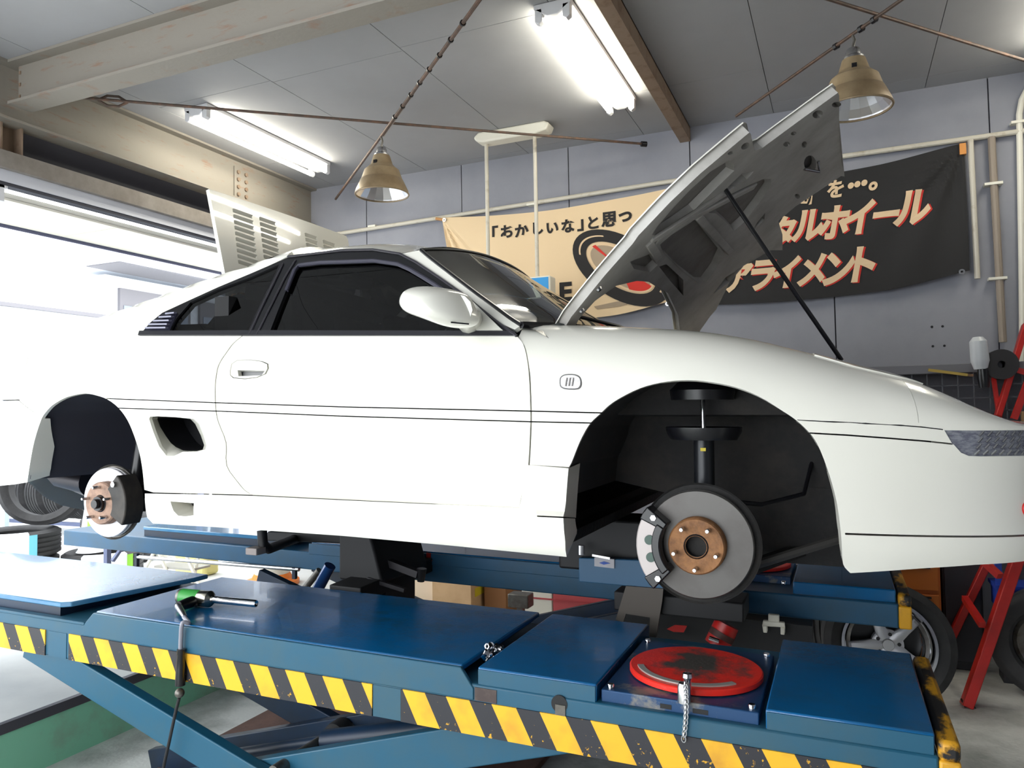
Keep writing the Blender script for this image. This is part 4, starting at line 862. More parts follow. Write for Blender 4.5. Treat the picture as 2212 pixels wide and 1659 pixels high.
# interior
INT = M('black_interior', (14, 14, 16), .8); 
part('cabin_floor', G().box(.62, 1.95, .12, 1.58, .36, .40).box(.55, .62, .12, 1.58, .36, 1.2), INT, car)
dash = G().prism([(1.55, .6), (1.60, .92), (1.75, 1.0), (1.98, 1.04), (1.98, .6)], 1, .14, 1.56); part('dashboard', dash, M('dash_grey', (62, 66, 64), .7), car, bev=.02)
part('steering_wheel', G().tube([(1.42 + .03 * math.sin(t), .50 + .17 * math.cos(t), .93 + .17 * math.sin(t)) for t in np.linspace(0, 2 * math.pi, 30)], .015, 8, False).tube([(1.42, .34, .93), (1.45, .5, .93), (1.42, .66, .93)], .013, 6).tube([(1.45, .5, .93), (1.62, .5, .86)], .03, 8), INT, car)
for y in (.47, 1.23):
    st = part('seat', G().prism([(.78, .45), (1.25, .48), (1.28, .58), (.98, .58), (.80, 1.06), (.72, 1.08), (.66, 1.04), (.80, .55)], 1, y - .23, y + .23), INT, car, bev=.04)
    part('headrest', G().prism([(.70, 1.06), (.78, 1.06), (.76, 1.22), (.72, 1.24), (.66, 1.22)], 1, y - .13, y + .13), INT, st, bev=.03)
# inner structure: wheel houses, underbody
def wheelhouse(name, arch, yin, zmin, mat):
    P = [SF(*p) + (0, .01, 0) for p in arch]; P = [p for p in P if p[2] > zmin - .02]
    c = np.mean(P, axis=0); rows = []
    for d, k in ((0, 1.0), (.03, 1.012), (.10, 1.02), (yin * .7, 1.02), (yin, .97)):
        rows.append([(c[0] + (p[0] - c[0]) * k, p[1] + d, c[2] + (p[2] - c[2]) * k + (.02 if p[2] > c[2] else 0)) for p in P])
    return rows
r1 = wheelhouse('front', fa[1:-2], .50, .36, LINER); fl_ = both('wheel_liner', G().grid(r1), LINER)
inner = r1[-1]; back = [(x, y, z) for x, y, z in inner]
part('inner_fender', G().poly(back), DARK, car, label='dark dirty inner wall of the front wheel house')
r2 = wheelhouse('rear', ra[1:], .50, .36, LINER); both('wheel_liner', G().grid(r2), M('grey_liner', (58, 57, 66), .75))
zc = .53; bk = [(x, y, z) for x, y, z in r2[-1] if z > zc]
part('inner_fender', G().poly(bk), M('grey_inner', (56, 55, 64), .8), car)
part('underbody', G().box(.42, 2.0, .10, 1.6, .335, .37).box(2.36, 2.95, .54, 1.16, .25, .50).box(-.45, .45, .54, 1.16, .42, .56), DARK, car)
part('floor_rail', G().box(.45, 1.98, .14, .20, .315, .34).box(.45, 1.98, 1.5, 1.56, .315, .34), DARK, car)
part('trunk_well', G().box(2.05, 3.05, .58, 1.12, .50, .72), DARK, car)
# front bay around the open hood
part('front_bay', G().grid([[S(a, btop(a) + .085) for a in np.linspace(1.95, 3.0, 10)], [S(a, btop(a) + .085) * (1, 1, 0) + (0, .03, .74) for a in np.linspace(1.95, 3.0, 10)], [(x, MID, .72) for x in np.linspace(1.95, 3.0, 10)], [(S(a, btop(a) + .085)[0], 1.7 - S(a, btop(a) + .085)[1], .74) for a in np.linspace(1.95, 3.0, 10)], [(S(a, btop(a) + .085)[0], 1.7 - S(a, btop(a) + .085)[1], S(a, btop(a) + .085)[2]) for a in np.linspace(1.95, 3.0, 10)]]), DARK, car)
# ---- brakes and suspension
def brake(x, y, z, R, hub_r, mats, cal_ang, front):
    t = part('brake_disc', G().lathe([(hub_r, 0), (R * .98, 0), (R, .003), (R, .009), (R * .985, .010), (R * .985, .016), (R, .017), (R, .024), (R * .6, .026)], (x, y, z), (0, 1, 0), 64), mats[0], car)
    part('hub_hat', G().lathe([(.03 if front else .0001, -.036), (hub_r * .93, -.036), (hub_r * .985, -.030), (hub_r, .0), (hub_r, .004)], (x, y, z), (0, 1, 0), 40), RUST if front else M('overlit_rusty_hub', (168, 136, 116), .7, .1, var=((120, 96, 84), 26, .4, .7)), t)  # overexposure at the rear hub is put into its paler rust colour
    g = G(); g.lathe([(.032, -.040), (.036, -.036), (.03, -.034), (.03, .03)], (x, y, z), (0, 1, 0), 24)
    if not front: g.lathe([(.0001, -.065), (.018, -.065), (.02, -.06), (.02, -.05), (.03, -.05), (.03, -.03)], (x, y, z), (0, 1, 0), 12)
    part('hub_bore', g, BLACKTRIM, t)
    if front: part('axle_recess', G().disc((x, y - .01, z), .031, (0, 1, 0), .004, 20), DARK, t)
    for i in range(5):
        an = math.radians(72 * i + (54 if front else 20)); q = (x + .062 * math.cos(an) * hub_r / .083, y - .036, z + .062 * math.sin(an) * hub_r / .083)
        part('wheel_stud', G().lathe([(.0001, -.034), (.005, -.034), (.0065, -.03), (.0065, 0)], q, (0, 1, 0), 10), STEEL, t)
    return t
GREYD = M('machined_disc', (84, 82, 80), .42, .7, var=((72, 68, 66), 6, .4, .7)); SILV = M('bright_disc', (214, 212, 216), .4, .45)
hx, hy, hz = 2.4, .13, .362
brake(hx, hy, hz, .158, .083, (GREYD,), 0, True)
g = G().lathe([(.10, .03), (.172, .03), (.178, .024), (.172, .04), (.10, .042)], (hx, hy, hz), (0, 1, 0), 48); part('dust_shield', g, DARK, car)
cal = G(); an = [math.radians(d) for d in np.linspace(150, 222, 12)]
def arcblk(r0, r1, y0, y1, angs):
    g = G(); rows = [[(hx + r * math.cos(t), y, hz + r * math.sin(t)) for r, y in ((r0, y0), (r1, y0), (r1, y1), (r0, y1), (r0, y0))] for t in angs]
    g.grid(rows); g.poly(rows[0][:4]); g.poly(rows[-1][:4]); return g
ca = part('caliper', arcblk(.118, .172, hy - .052, hy - .012, an), M('pale_caliper', (176, 168, 166), .45, .3), car, bev=.004)
part('caliper_bridge', arcblk(.100, .125, hy - .062, hy - .02, an), BLACKTRIM, ca, bev=.004)
for t in (148, 220): part('caliper_bracket', arcblk(.10, .176, hy - .058, hy + .01, [math.radians(t + d) for d in (-7, 0, 7)]), BLACKTRIM, ca, bev=.004)
for t in (174, 196): part('caliper_piston', G().disc((hx + .132 * math.cos(math.radians(t)), hy - .058, hz + .132 * math.sin(math.radians(t))), .014, (0, 1, 0), .02, 20), M('green_piston_boot', (62, 84, 76), .5), ca)
for t in (146, 222): part('caliper_bolt', G().disc((hx + .142 * math.cos(math.radians(t)), hy - .066, hz + .142 * math.sin(math.radians(t))), .009, (0, 1, 0), .01, 6), STEEL, ca)
sy = hy + .12
q0, q1, q2 = lon(1522, 1055, 1, sy), lon(1520, 935, 1, sy), lon(1517, 850, 1, sy + .02)
sr = part('strut', G().tube([q0 - (0, 0, .10), q0, q1], .031, 18), M('black_damper', (30, 32, 36), .35, .3), car)
part('damper_rod', G().tube([q1, q2], .0085, 12), CHROME, sr)
part('spring_seat', G().lathe([(.03, -.012), (.10, -.02), (.112, .0), (.115, .018), (.10, .014), (.03, .01)], q1, (0, 0, 1), 36), BLACKTRIM, sr)
part('top_mount', G().lathe([(.02, 0), (.095, -.02), (.10, .01), (.06, .05), (.02, .05)], q2, (0, 0, 1), 30), BLACKTRIM, sr)
q = lon(1519, 971, 1, sy - .033); part('paint_mark', G().box(q[0] - .008, q[0] + .008, q[1] - .002, q[1] + .004, q[2] - .005, q[2] + .005), M('yellow_mark', (190, 170, 40), .6), sr)
part('control_arm', G().bar((hx + .02, hy + .05, hz - .12), (hx + .30, .62, hz - .06), .05, .03).bar((hx, hy + .05, hz - .12), (hx - .05, .62, hz - .05), .06, .03), DARK, car)
part('strut_rod', G().tube([(hx + .06, .22, hz - .10), (hx + .44, .42, hz + .02)], .014, 8), M('grey_rod', (66, 64, 62), .5, .3), car)
part('tie_rod', G().tube([(hx - .08, .16, hz + .02), (hx - .1, .6, hz + .05)], .011, 8), DARK, car)
part('brake_hose', G().tube([(hx + .30, .55, hz + .22), (hx + .28, .42, hz + .13), (hx + .16, .34, hz + .10), (hx + .03, .25, hz + .12)], .007, 6), BLACKTRIM, car)
part('bracket_plate', G().prism([(hx + .10, hz + .10), (hx + .36, hz + .10), (hx + .36, hz + .32), (hx + .20, hz + .34), (hx + .08, hz + .28)], 1, .565, .58), M('dusty_bracket', (66, 66, 66), .75, var=((44, 42, 40), 8, .4, .7)), car)
# rear
rx, ry, rz = -.035, .13, .372
t = brake(rx, ry, rz, .145, .090, (SILV,), 0, False)
hx, hy, hz = rx, ry, rz
part('dust_shield', G().lathe([(.08, .03), (.15, .03), (.158, .022), (.152, .04), (.08, .045)], (rx, ry, rz), (0, 1, 0), 40), DULL, car)
c2 = part('caliper', arcblk(.085, .165, hy - .05, hy + .04, [math.radians(d) for d in np.linspace(-30, 48, 10)]), M('dark_caliper', (44, 42, 40), .6, .2, var=((70, 64, 58), 9, .4, .7)), car, bev=.005)
part('caliper_bolt', G().disc((hx + .13 * math.cos(.7), hy - .06, hz + .13 * math.sin(.7)), .012, (0, 1, 0), .012, 6), STEEL, c2)
part('trailing_arm', G().bar((rx, .2, rz), (rx - .05, .62, rz + .06), .09, .09).bar((rx + .02, .2, rz - .02), (rx + .34, .5, rz - .02), .05, .05), DARK, car)
q = lon(160, 1012, 1, .42); mfl = part('silencer', G().tube([lon(118, 1022, 1, .5), lon(200, 1040, 1, .5)], [.075, .075], 20), M('dark_silencer', (40, 36, 42), .35, .5), car)
part('rear_strut', G().tube([(rx, .26, rz), (rx - .02, .34, rz + .42)], .03, 14), BLACKTRIM, car)
ip = ((60, 1041), (70, 1010), (86, 985), (94, 1030), (112, 1050), (150, 1060), (190, 1077), (196, 1103), (162, 1098), (130, 1091), (95, 1073)); io = [lon(x, y, 1, .075 + (x - 59) / 137 * .42) for x, y in ip]
part('inner_panel', G().grid([io + io[:1], [p + (-.004, .012, 0) for p in io + io[:1]]]).poly(io), M('bumper_inner', (214, 210, 202), .7), car)
# ---- raised hood
H0 = np.array([1.91, .3, 1.05]); HD = _n([.87, 0, .73]); HN = _n([HD[2], 0, -HD[0]])     # HN points to the underside
def huv(pts): return [((lambda q: (float((q - H0).dot(HD)), float(q[1])))(lpl(x, y, H0, HN))) for x, y in pts]
def HS_(o):
    def f(u, v):
        c_ = .03 * (1 - ((v - MID) / .6) ** 2) + .035 * (1 - ((u - .55) / .6) ** 2)
        return H0 * (1, 0, 1) + HD * u + np.array([0, v, 0]) - HN * (c_ - .03) + HN * o
    return f
HO = [(1183, 690), (1203, 655), (1277, 567), (1337, 499), (1348, 479), (1415, 405), (1480, 341), (1540, 290), (1588.5, 248), (1598, 252), (1621, 304), (1634, 300), (1708, 240), (1789, 172), (1797, 180), (1803, 236), (1809.5, 358), (1797, 366), (1708, 439), (1678, 466), (1682, 490), (1675, 520), (1648, 530), (1583, 574), (1533, 648), (1519, 662), (1486, 699), (1474, 712), (1449, 712), (1452, 675), (1435.5, 635), (1398, 611), (1364.6, 605), (1314, 608), (1267, 632), (1236, 662), (1216, 697), (1199, 699)]
ho = huv(HO)
hood = part('hood', patch(ho, HS_(0), (), .05, .004), WHITE, car, 50)
z7 = lambda L: huv([(1180 + x / 2.9106, 160 + y / 2.9106) for x, y in L])
PK = [z7(L) for L in ([(612, 955), (640, 900), (720, 790), (840, 650), (960, 540), (1085, 478), (1130, 520), (1145, 570), (1060, 660), (900, 830), (760, 920), (650, 975)],
    [(1120, 690), (1205, 600), (1288, 590), (1245, 645), (1150, 705)], [(965, 850), (1090, 770), (1350, 650), (1400, 650), (1405, 690), (1330, 810), (1240, 930), (1180, 985), (1130, 930), (1060, 870)],
    [(690, 1045), (800, 960), (935, 892), (1112, 1115), (1060, 1210), (985, 1300), (945, 1303), (840, 1225), (720, 1105)], [(1310, 935), (1368, 862), (1360, 905), (1292, 975)], [(1020, 1350), (1105, 1252), (1210, 1180), (1120, 1275)],
    [(480, 1128), (628, 1100), (690, 1190), (640, 1232), (520, 1190)], [(700, 1200), (750, 1190), (858, 1290), (850, 1380), (780, 1300)])]
HL = [(1.0 * x, y, rx_, ry_) for x, y, rx_, ry_ in ((1655, 205, 34, 30), (1768, 140, 30, 20), (1635, 540, 36, 52), (1480, 411, 22, 18), (1595, 417, 16, 22), (1183, 385, 30, 28), (1080, 418, 22, 14), (1515, 335, 18, 14), (1555, 745, 14, 14))]
PK += [z7([(x + a_ * math.cos(t), y + b_ * math.sin(t)) for t in np.linspace(0, 2 * math.pi, 15)[:-1]]) for x, y, a_, b_ in HL]
cu_ = np.mean(ho, axis=0)
def shrink(L, d):
    n = len(L); out = []
    for i in range(n):
        p0, p, p1 = (np.array(L[k % n]) for k in (i - 1, i, i + 1)); t = _n(p1 - p0); n_ = np.array([-t[1], t[0]]); q = p + n_ * d
        out.append(tuple(q))
    return out
area = sum(ho[i][0] * ho[(i + 1) % len(ho)][1] - ho[(i + 1) % len(ho)][0] * ho[i][1] for i in range(len(ho)))
hi_ = shrink(ho, .012 if area > 0 else -.012)
HUND = M('grey_hood_underside', (186, 183, 178), .5, var=((156, 152, 146), 5, .4, .7))
part('hood_frame', patch(hi_, HS_(.034), PK, .03, -.0), HUND, hood, 40)
und = G()
for i, p in enumerate(PK):
    m = len(p); r = [HS_(.034)(*q) for q in p + p[:1]]; cc = np.mean(p, axis=0); k = .93 if i < 8 else 1.0
    und.grid([r, [HS_(.008)(*(cc + (np.array(q) - cc) * k)) for q in p + p[:1]]])
part('pocket_walls', und, HUND, hood, 40)
part('hood_lining', patch(hi_, HS_(.007), [], .05, 0), M('dark_hood_lining', (140, 136, 132), .55, var=((112, 106, 102), 6, .4, .7)), hood)
g = G()
for i in (8, 9, 10, 13, 14): g.poly([HS_(.009)(*q) for q in PK[i]])
part('lining_holes', g, BLACKTRIM, hood)
ed = [HS_(.014)(*q) for q in hi_]; part('hood_edge', G().grid([[HS_(.002)(*q) for q in hi_ + hi_[:1]], [HS_(.034)(*q) for q in hi_ + hi_[:1]]]), HUND, hood)
g = G()
for A_, B_ in (((610, 1000), (1150, 700)), ((650, 1010), (900, 880)), ((890, 880), (1300, 690)), ((600, 1010), (690, 1140)), ((940, 880), (1150, 1110))):
    p, q = z7([A_, B_]); p, q = HS_(.036)(*p), HS_(.036)(*q); g.bar(p, q, .030, .012, HN)
part('stiffener_rib', g, HUND, hood, bev=.004)
pr0, pr1 = z7([(1108, 705)])[0], None; a = HS_(.03)(*pr0); b = lon(1818, 778, 1, .62)
part('prop_rod', G().tube([a, a * .6 + b * .4 + (0, 0, -.004), b], [.0075, .0075, .0075], 10), BLACKTRIM, car)
q = z7([(1680, 520), (1600, 575)]); part('latch', G().tube([HS_(.036)(*q[0]), HS_(.06)(*z7([(1660, 560)])[0]), HS_(.036)(*q[1])], .006, 8), STEEL, hood)
for px in ((265, 1275), (155, 1408), (88, 1527)):
    q = z7([px])[0]; part('hinge_bolt', G().lathe([(.0001, .008), (.008, .008), (.011, 0)], HS_(.034)(*q), HN, 8), STEEL, hood)
# ---- raised engine lid with louvres
ex0, ez0, ex1, ez1 = .30, 1.72, .42, 1.20
ED = _n([ex1 - ex0, 0, ez1 - ez0]); EN = _n([-ED[2], 0, ED[0]])
def elv(pts):
    o = []
    for x, y in pts:
        q = lpl(x, y, (ex0, 0, ez0), EN); o.append((float((q - np.array([ex0, 0, ez0])).dot(ED)), float(q[1])))
    return o
def EP(o=0): return lambda u, v: np.array([ex0, v, ez0]) + ED * u + EN * (o + .012 * (1 - ((v - MID) / .55) ** 2))
tl_, bl_, tr_ = elv([(451, 408.5), (486, 594.5), (747, 510)])
lo_ = [tl_, (tl_[0] - .002, MID), tr_, (tr_[0] + .02, tr_[1] + .01), (.52, tr_[1] + .0), (.52, bl_[1]), bl_]
lh = []
for (x0, x1, yt, n) in ((500, 541, 452, 10), (556, 590, 470, 9), (654, 679, 505, 8), (694, 719, 520, 8)):
    for i in range(n):
        sx = i * 12.2 * (.018 if True else 0) * 17 * .25; h = 7.2; yy = yt + i * 12.3 * (1 - (x0 - 500) * .0009); xx = i * 1.35
        sl_ = .36 if x0 < 600 else .33
        lh.append(elv([(x0 + xx, yy), (x1 + xx, yy + (x1 - x0) * sl_), (x1 + xx + 1, yy + (x1 - x0) * sl_ + h), (x0 + xx + 1, yy + h)]))
lidp = part('engine_lid', patch(lo_, EP(), lh, .06, .018), WHITE, car, 40)
for h in lh:
    p = [EP(.006)(*q) for q in h]; q_ = [EP(-.022)(*q) for q in h]
    part('louvre', G().poly([p[0], p[1], q_[2] * .75 + p[2] * .25, q_[3] * .75 + p[3] * .25]), WHITE, lidp, ang=0)
g = G()
for sl in ((497, 445, 607, 600), (648, 500, 722, 560)):
    pass
# ================================================================ tyres, boxes and equipment round the workshop
def tyre_geo(R, r, w, c=(0, 0, 0), ax=(0, 0, 1), n=48):
    p = [(r, -w * .36), (r + .012, -w * .44), ((R + r) / 2 + .01, -w * .52), (R - .022, -w * .49), (R - .006, -w * .42)]
    for k in np.linspace(-.36, .36, 5):
        p += [(R, k * w - w * .055), (R, k * w + w * .055)]
        if k < .35: p += [(R - .008, k * w + w * .065), (R - .008, k * w + w * .115)]
    p += [(R - .006, w * .42), (R - .022, w * .49), ((R + r) / 2 + .01, w * .52), (r + .012, w * .44), (r, w * .36), (r + .006, 0), (r, -w * .36)]
    return G().lathe(p, c, ax, n)
LABW = M('tyre_wrapper_white', (232, 236, 240), .6); LABC = M('tyre_wrapper_blue', (120, 205, 225), .6); LABG = M('tyre_wrapper_green', (150, 220, 70), .6)
def tyre(x, y, z, label, ax=(0, 0, 1), R=.31, r=.215, w=.2, lab=None, ang=0):
    t = thing('tyre', label, 'tyre', (x, y, z), FW, 'tyres stacked outside the gateway'); c = (x, y, z + (w * .52 if abs(ax[2]) > .9 else R))
    part('tread', tyre_geo(R, r, w, c, ax), TYRE, t)
    if lab:
        a = math.atan2(-y, -x) + ang; part('wrapper', G().lathe([(R + .002, -w * .46), (R + .004, w * .46), (R - .03, w * .53)], c, ax, 14, a - .62, a + .5), LABW, t)
        part('wrapper_print', G().lathe([(R + .003, -w * .42), (R + .005, w * .42)], c, ax, 5, a + .5, a + .68), lab, t)
    return t
GZ = .255
dsc = ['bottom', 'second', 'topmost']
for i, z in enumerate((GZ, GZ + .21)): tyre(-6.0 + .02 * i, 3.95, z, 'wrapped black tyre, %s of the stack under the standing tyre' % ('bottom' if i == 0 else 'upper'), lab=LABC if i else None, ang=-.22)
tyre(-5.93, 4.15, GZ + .43, 'loose black tyre standing upright on a tyre stack', _n((.62, -.78, .12)), .315, .235, .19)
PX = won(258, 1205, 0, -6.0)
tyre(-5.60, 4.42, GZ, 'wrapped black tyre under the white cone', R=.30, lab=LABG, w=.195, ang=.1)
cz = GZ + .203
t = thing('marker_cone', 'white cone with a green stripe standing on the tyre stack', 'cone', (-5.62, 4.34, cz))
part('cone_body', G().lathe([(.0001, .46), (.045, .46), (.105, .02), (.12, .0), (.0001, 0)], (-5.62, 4.34, cz), n=28), LABW, t); part('green_stripe', G().lathe([(.0935, .12), (.067, .32)], (-5.617, 4.338, cz), n=12, a0=-1.15, a1=-.5), LABG, t)
for i, z in enumerate((GZ, GZ + .205)): tyre(PX[0], PX[1], z, 'dark tyre, %s of the pair beside the tall shelf post' % ('lower' if i == 0 else 'upper'), R=.31, w=.195)
# tyre rack behind
FR = M('rack_frame_blue', (84, 92, 120), .5, .3)
t = thing('tyre_rack', 'blue grey tyre rack beyond the gateway filled with tyres', 'rack', (-7.3, 5.6, GZ)); rk = t
xs_ = (-8.9, -7.4, -5.9)
for x in xs_:
    for y in (5.75, 6.25): part('post', G().box(x - .02, x + .02, y - .02, y + .02, GZ, GZ + 1.55), FR, t)
for z in (GZ + .12, GZ + .86):
    for y in (5.75, 6.25): part('shelf_rail', G().box(-8.9, -5.9, y - .015, y + .015, z, z + .04), FR, t)
for zi, z in enumerate((GZ + .16, GZ + .90)):
    for i in range(9):
        q = tyre(-8.72 + i * .30 + (.30 if i > 3 else 0) - (.08 if i > 3 else 0), 6.0, z, '%s dark tyre from the near end in the %s row of the outdoor rack' % (('ninth', 'eighth', 'seventh', 'sixth', 'fifth', 'fourth', 'third', 'second', 'first')[i], 'lower' if zi == 0 else 'upper'), (1, .12, 0), .31, .21, .2); q['group'] = 'tyres in the %s rack row' % ('lower' if zi == 0 else 'upper')
# post and braced stand near the tyres
q = won(232, 1200, 0, -5.0)
t = thing('folding_stand', 'grey metal post with a slanted brace beside the stacked tyres', 'stand', (q[0], q[1], GZ))
part('post', G().box(q[0] - .018, q[0] + .018, q[1] - .018, q[1] + .018, GZ, GZ + .42), FR, t); a, b_ = won(243, 1212, 0, -4.9), won(278, 1163, 0, -4.9)
part('brace', G().bar(a, b_, .025, .02), FR, t); part('foot', G().box(q[0] - .12, q[0] + .12, q[1] - .1, q[1] + .1, GZ, GZ + .02), FR, t)
t = thing('gate_post', 'slim pale post at the outer edge of the tyres', 'post', (*won(12, 1100, 0, -6.7)[:2], GZ)); q = won(12, 1100, 0, -6.7)
part('post', G().box(q[0] - .02, q[0] + .02, q[1] - .02, q[1] + .02, GZ, 1.02), M('pale_post', (190, 205, 212), .5), t); part('foot', G().box(q[0] - .08, q[0] + .08, q[1] - .08, q[1] + .08, GZ, GZ + .02), M('pale_foot', (180, 190, 196), .5), t)
# ---- things on the raised floor seen below the far platform
yb = 4.6
yb = 5.15; q = won(334, 1232, 1, yb); zt = won(334, 1205, 1, yb)[2]
t = thing('waste_bin', 'white plastic bin behind the blue platforms', 'bin', (q[0], yb, GZ)); 
part('bin_body', G().lathe([(.0001, 0), (.12, 0), (.15, zt + .1 - GZ), (.14, zt + .1 - GZ), (.11, .02), (.0001, .02)], (q[0], yb, GZ), n=28), OFFWHITE, t); part('grey_band', G().lathe([(.149, zt + .045 - GZ), (.15, zt + .075 - GZ)], (q[0], yb, GZ), n=28), M('grey_band', (190, 205, 205), .6), t)
yb = 4.6; q = won(425, 1230, 1, yb + .1)
t = thing('oil_can', 'pale yellow jerry can on the floor behind the platforms', 'container', (q[0], yb + .1, GZ)); part('can_body', G().box(q[0] - .17, q[0] + .17, yb + .02, yb + .18, GZ, GZ + .2), M('yellow_plastic', (226, 216, 140), .5), t, bev=.03)
part('can_handle', G().tube([(q[0] - .1, yb + .1, GZ + .19), (q[0] - .06, yb + .1, GZ + .25), (q[0] + .06, yb + .1, GZ + .25), (q[0] + .1, yb + .1, GZ + .19)], .014, 10), M('yellow_plastic_handle', (220, 208, 130), .5), t)
t = thing('folding_trolley', 'white tubular folding trolley behind the platforms', 'trolley', (-4.75, 4.35, GZ)); g = G()
for a, b_ in (((-5.05, 4.3), (-4.82, 4.3)), ((-4.7, 4.3), (-4.9, 4.3)), ((-4.55, 4.35), (-4.45, 4.35)), ((-4.42, 4.3), (-4.62, 4.3))):
    part('leg', G().tube([(a[0], a[1], GZ + .013), (b_[0], b_[1], GZ + .34)], .013, 8), OFFWHITE, t)
part('top_frame', G().tube([(-5.05, 4.3, GZ + .34), (-4.4, 4.32, GZ + .34), (-4.4, 4.5, GZ + .34), (-5.05, 4.5, GZ + .34), (-5.05, 4.3, GZ + .34)], .013, 8), OFFWHITE, t); part('shelf', G().box(-4.9, -4.5, 4.31, 4.48, GZ + .12, GZ + .135), M('shelf_grey', (150, 148, 140), .6), t)
q = won(588, 1250, 1, yb)
t = thing('warning_cone', 'orange and white traffic cone near the gateway', 'traffic cone', (q[0], yb, GZ)); cz = GZ
part('cone_body', G().lathe([(.045, .42), (.06, .42), (.135, .05), (.13, .05), (.045, .4)], (q[0], yb, cz), n=28), OFFWHITE, t); part('orange_base', G().lathe([(.0001, .0), (.2, .0), (.2, .03), (.15, .05), (.13, .085), (.125, .05), (.0001, .03)], (q[0], yb, cz), n=28), M('orange_plastic', (238, 128, 30), .4), t)
# cardboard boxes on a low shelf by the wall
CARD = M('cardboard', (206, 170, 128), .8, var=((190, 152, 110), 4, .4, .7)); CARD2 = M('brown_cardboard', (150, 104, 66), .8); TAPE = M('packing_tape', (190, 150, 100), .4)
def carton(x0, x1, y0, y1, z0, z1, mat, label, lab=None):
    t = thing('cardboard_box', label, 'box', ((x0 + x1) / 2, (y0 + y1) / 2, z0), FW, 'boxes by the far wall')
    part('carton', G().box(x0, x1, y0, y1, z0, z1), mat, t, bev=.003)
    part('packing_tape', G().box((x0 + x1) / 2 - .025, (x0 + x1) / 2 + .025, y0 - .001, y1 + .001, z1 - .08, z1 + .001), TAPE, t)
    if lab: part('paper_label', G().box(*lab[:2], y0 - .002, y0 + .001, *lab[2:]), OFFWHITE, t)
    return t
t = carton(-2.92, -2.755, 4.85, 5.2, 0, .40, M('pale_cardboard', (232, 208, 180), .8), 'narrow pale cardboard box beside the big tan one')
t = carton(-2.73, -2.42, 4.8, 5.2, 0, .42, CARD, 'tan cardboard box with a white paper label', (-2.62, -2.5, .06, .125))
part('yellow_sticker', G().box(-2.421, -2.418, 4.86, 5.0, .22, .28), M('yellow_sticker', (220, 200, 50), .6), t)
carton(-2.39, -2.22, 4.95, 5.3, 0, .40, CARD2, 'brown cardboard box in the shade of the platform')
t = thing('storage_case', 'white and red storage case against the far wall', 'case', (-1.75, 5.0, 0)); part('white_half', G().box(-2.08, -1.852, 4.9, 5.3, .0, .40), OFFWHITE, t, bev=.008); part('red_half', G().box(-1.848, -1.4, 4.9, 5.3, .0, .40), M('dusty_red', (186, 76, 80), .6), t, bev=.008); part('lid_line', G().box(-2.085, -1.40, 4.893, 5.3, .235, .245), M('red_line', (170, 60, 66), .6), t)
q = won(1128, 1300, 1, 4.5)
t = thing('vise_head', 'grey square steel tube end poking up behind the platform', 'tube', (q[0], 4.5, 0)); part('tube_end', G().box(q[0] - .08, q[0] + .06, 4.45, 4.55, q[2] - .03, q[2] + .055), DULL, t, bev=.006); part('stand', G().box(q[0] - .03, q[0] + .01, 4.48, 4.52, 0, q[2] - .03), DULL, t)
# orange tool cabinet
ORG = M('orange_cabinet', (206, 116, 48), .45)
t = thing('tool_cabinet', 'orange metal tool cabinet with drawers by the far wall', 'cabinet', (.33, 5.1, 0)); part('cabinet_body', G().box(.17, .485, 4.98, 5.4, .0, .62), ORG, t, bev=.004)
for z0, z1 in ((.05, .16), (.17, .29), (.30, .43), (.455, .60)):
    d_ = part('drawer', G().box(.18, .475, 4.965, 4.985, z0, z1), ORG, t, bev=.003); part('drawer_pull', G().box(.22, .435, 4.955, 4.968, z1 - .02, z1 - .01), BLACKTRIM, d_)
t = thing('locker', 'tall dark steel locker next to the orange cabinet', 'locker', (.62, 5.2, 0)); part('locker_body', G().box(.50, .70, 5.05, 5.45, 0, 1.15), M('dark_locker', (36, 36, 42), .6), t, bev=.004); part('locker_door', G().box(.51, .69, 5.035, 5.052, .05, 1.12), M('dark_locker_door', (46, 46, 54), .6), t, bev=.003)
# wire shelf unit along the wall
GRY = M('shelf_grey_metal', (112, 112, 118), .5, .3); DKG = M('wire_mesh_dark', (96, 98, 104), .6, .3)
t = thing('wire_shelf', 'long grey shelf with a dark wire mesh front along the wall', 'shelf', (.3, 5.4, 1.2)); part('shelf_board', G().box(-.35, 1.6, 5.12, WY - .012, 1.70, 1.755), GRY, t, bev=.004)
g = G()
for i in range(24): g.box(-.33 + i * .08, -.324 + i * .08, 5.14, 5.146, 1.25, 1.70)
for i in range(7): g.box(-.33, 1.55, 5.14, 5.146, 1.25 + i * .075, 1.256 + i * .075)
part('wire_mesh', g, DKG, t)['kind'] = 'stuff'
part('back_board', G().box(-.35, 1.6, 5.30, 5.32, 1.2, 1.70), M('shelf_dark_inside', (92, 92, 98), .8), t)
for x in (-.34, 1.58): part('post', G().box(x - .02, x + .02, 5.13, 5.17, 0, 1.70), GRY, t)
for i, (x, c) in enumerate(((.25, (140, 156, 150)), (.45, (120, 124, 130)), (.66, (146, 152, 146)))):
    b_ = thing('parts_bin', 'dark parts bin behind the wire mesh, ' + ('nearest the car', 'middle one', 'nearest the ladder')[i], 'bin', (x, 5.22, 1.25), FW, 'bins behind the mesh'); part('bin_body', G().box(x - .07, x + .07, 5.16, 5.29, 1.262, 1.44), M('bin_%d' % i, c, .6), b_, bev=.006); part('bin_lip', G().box(x - .075, x + .075, 5.152, 5.162, 1.43, 1.45), GRY, b_)
part('base_rail', G().box(-.35, 1.6, 5.13, 5.30, 1.235, 1.262), GRY, t)
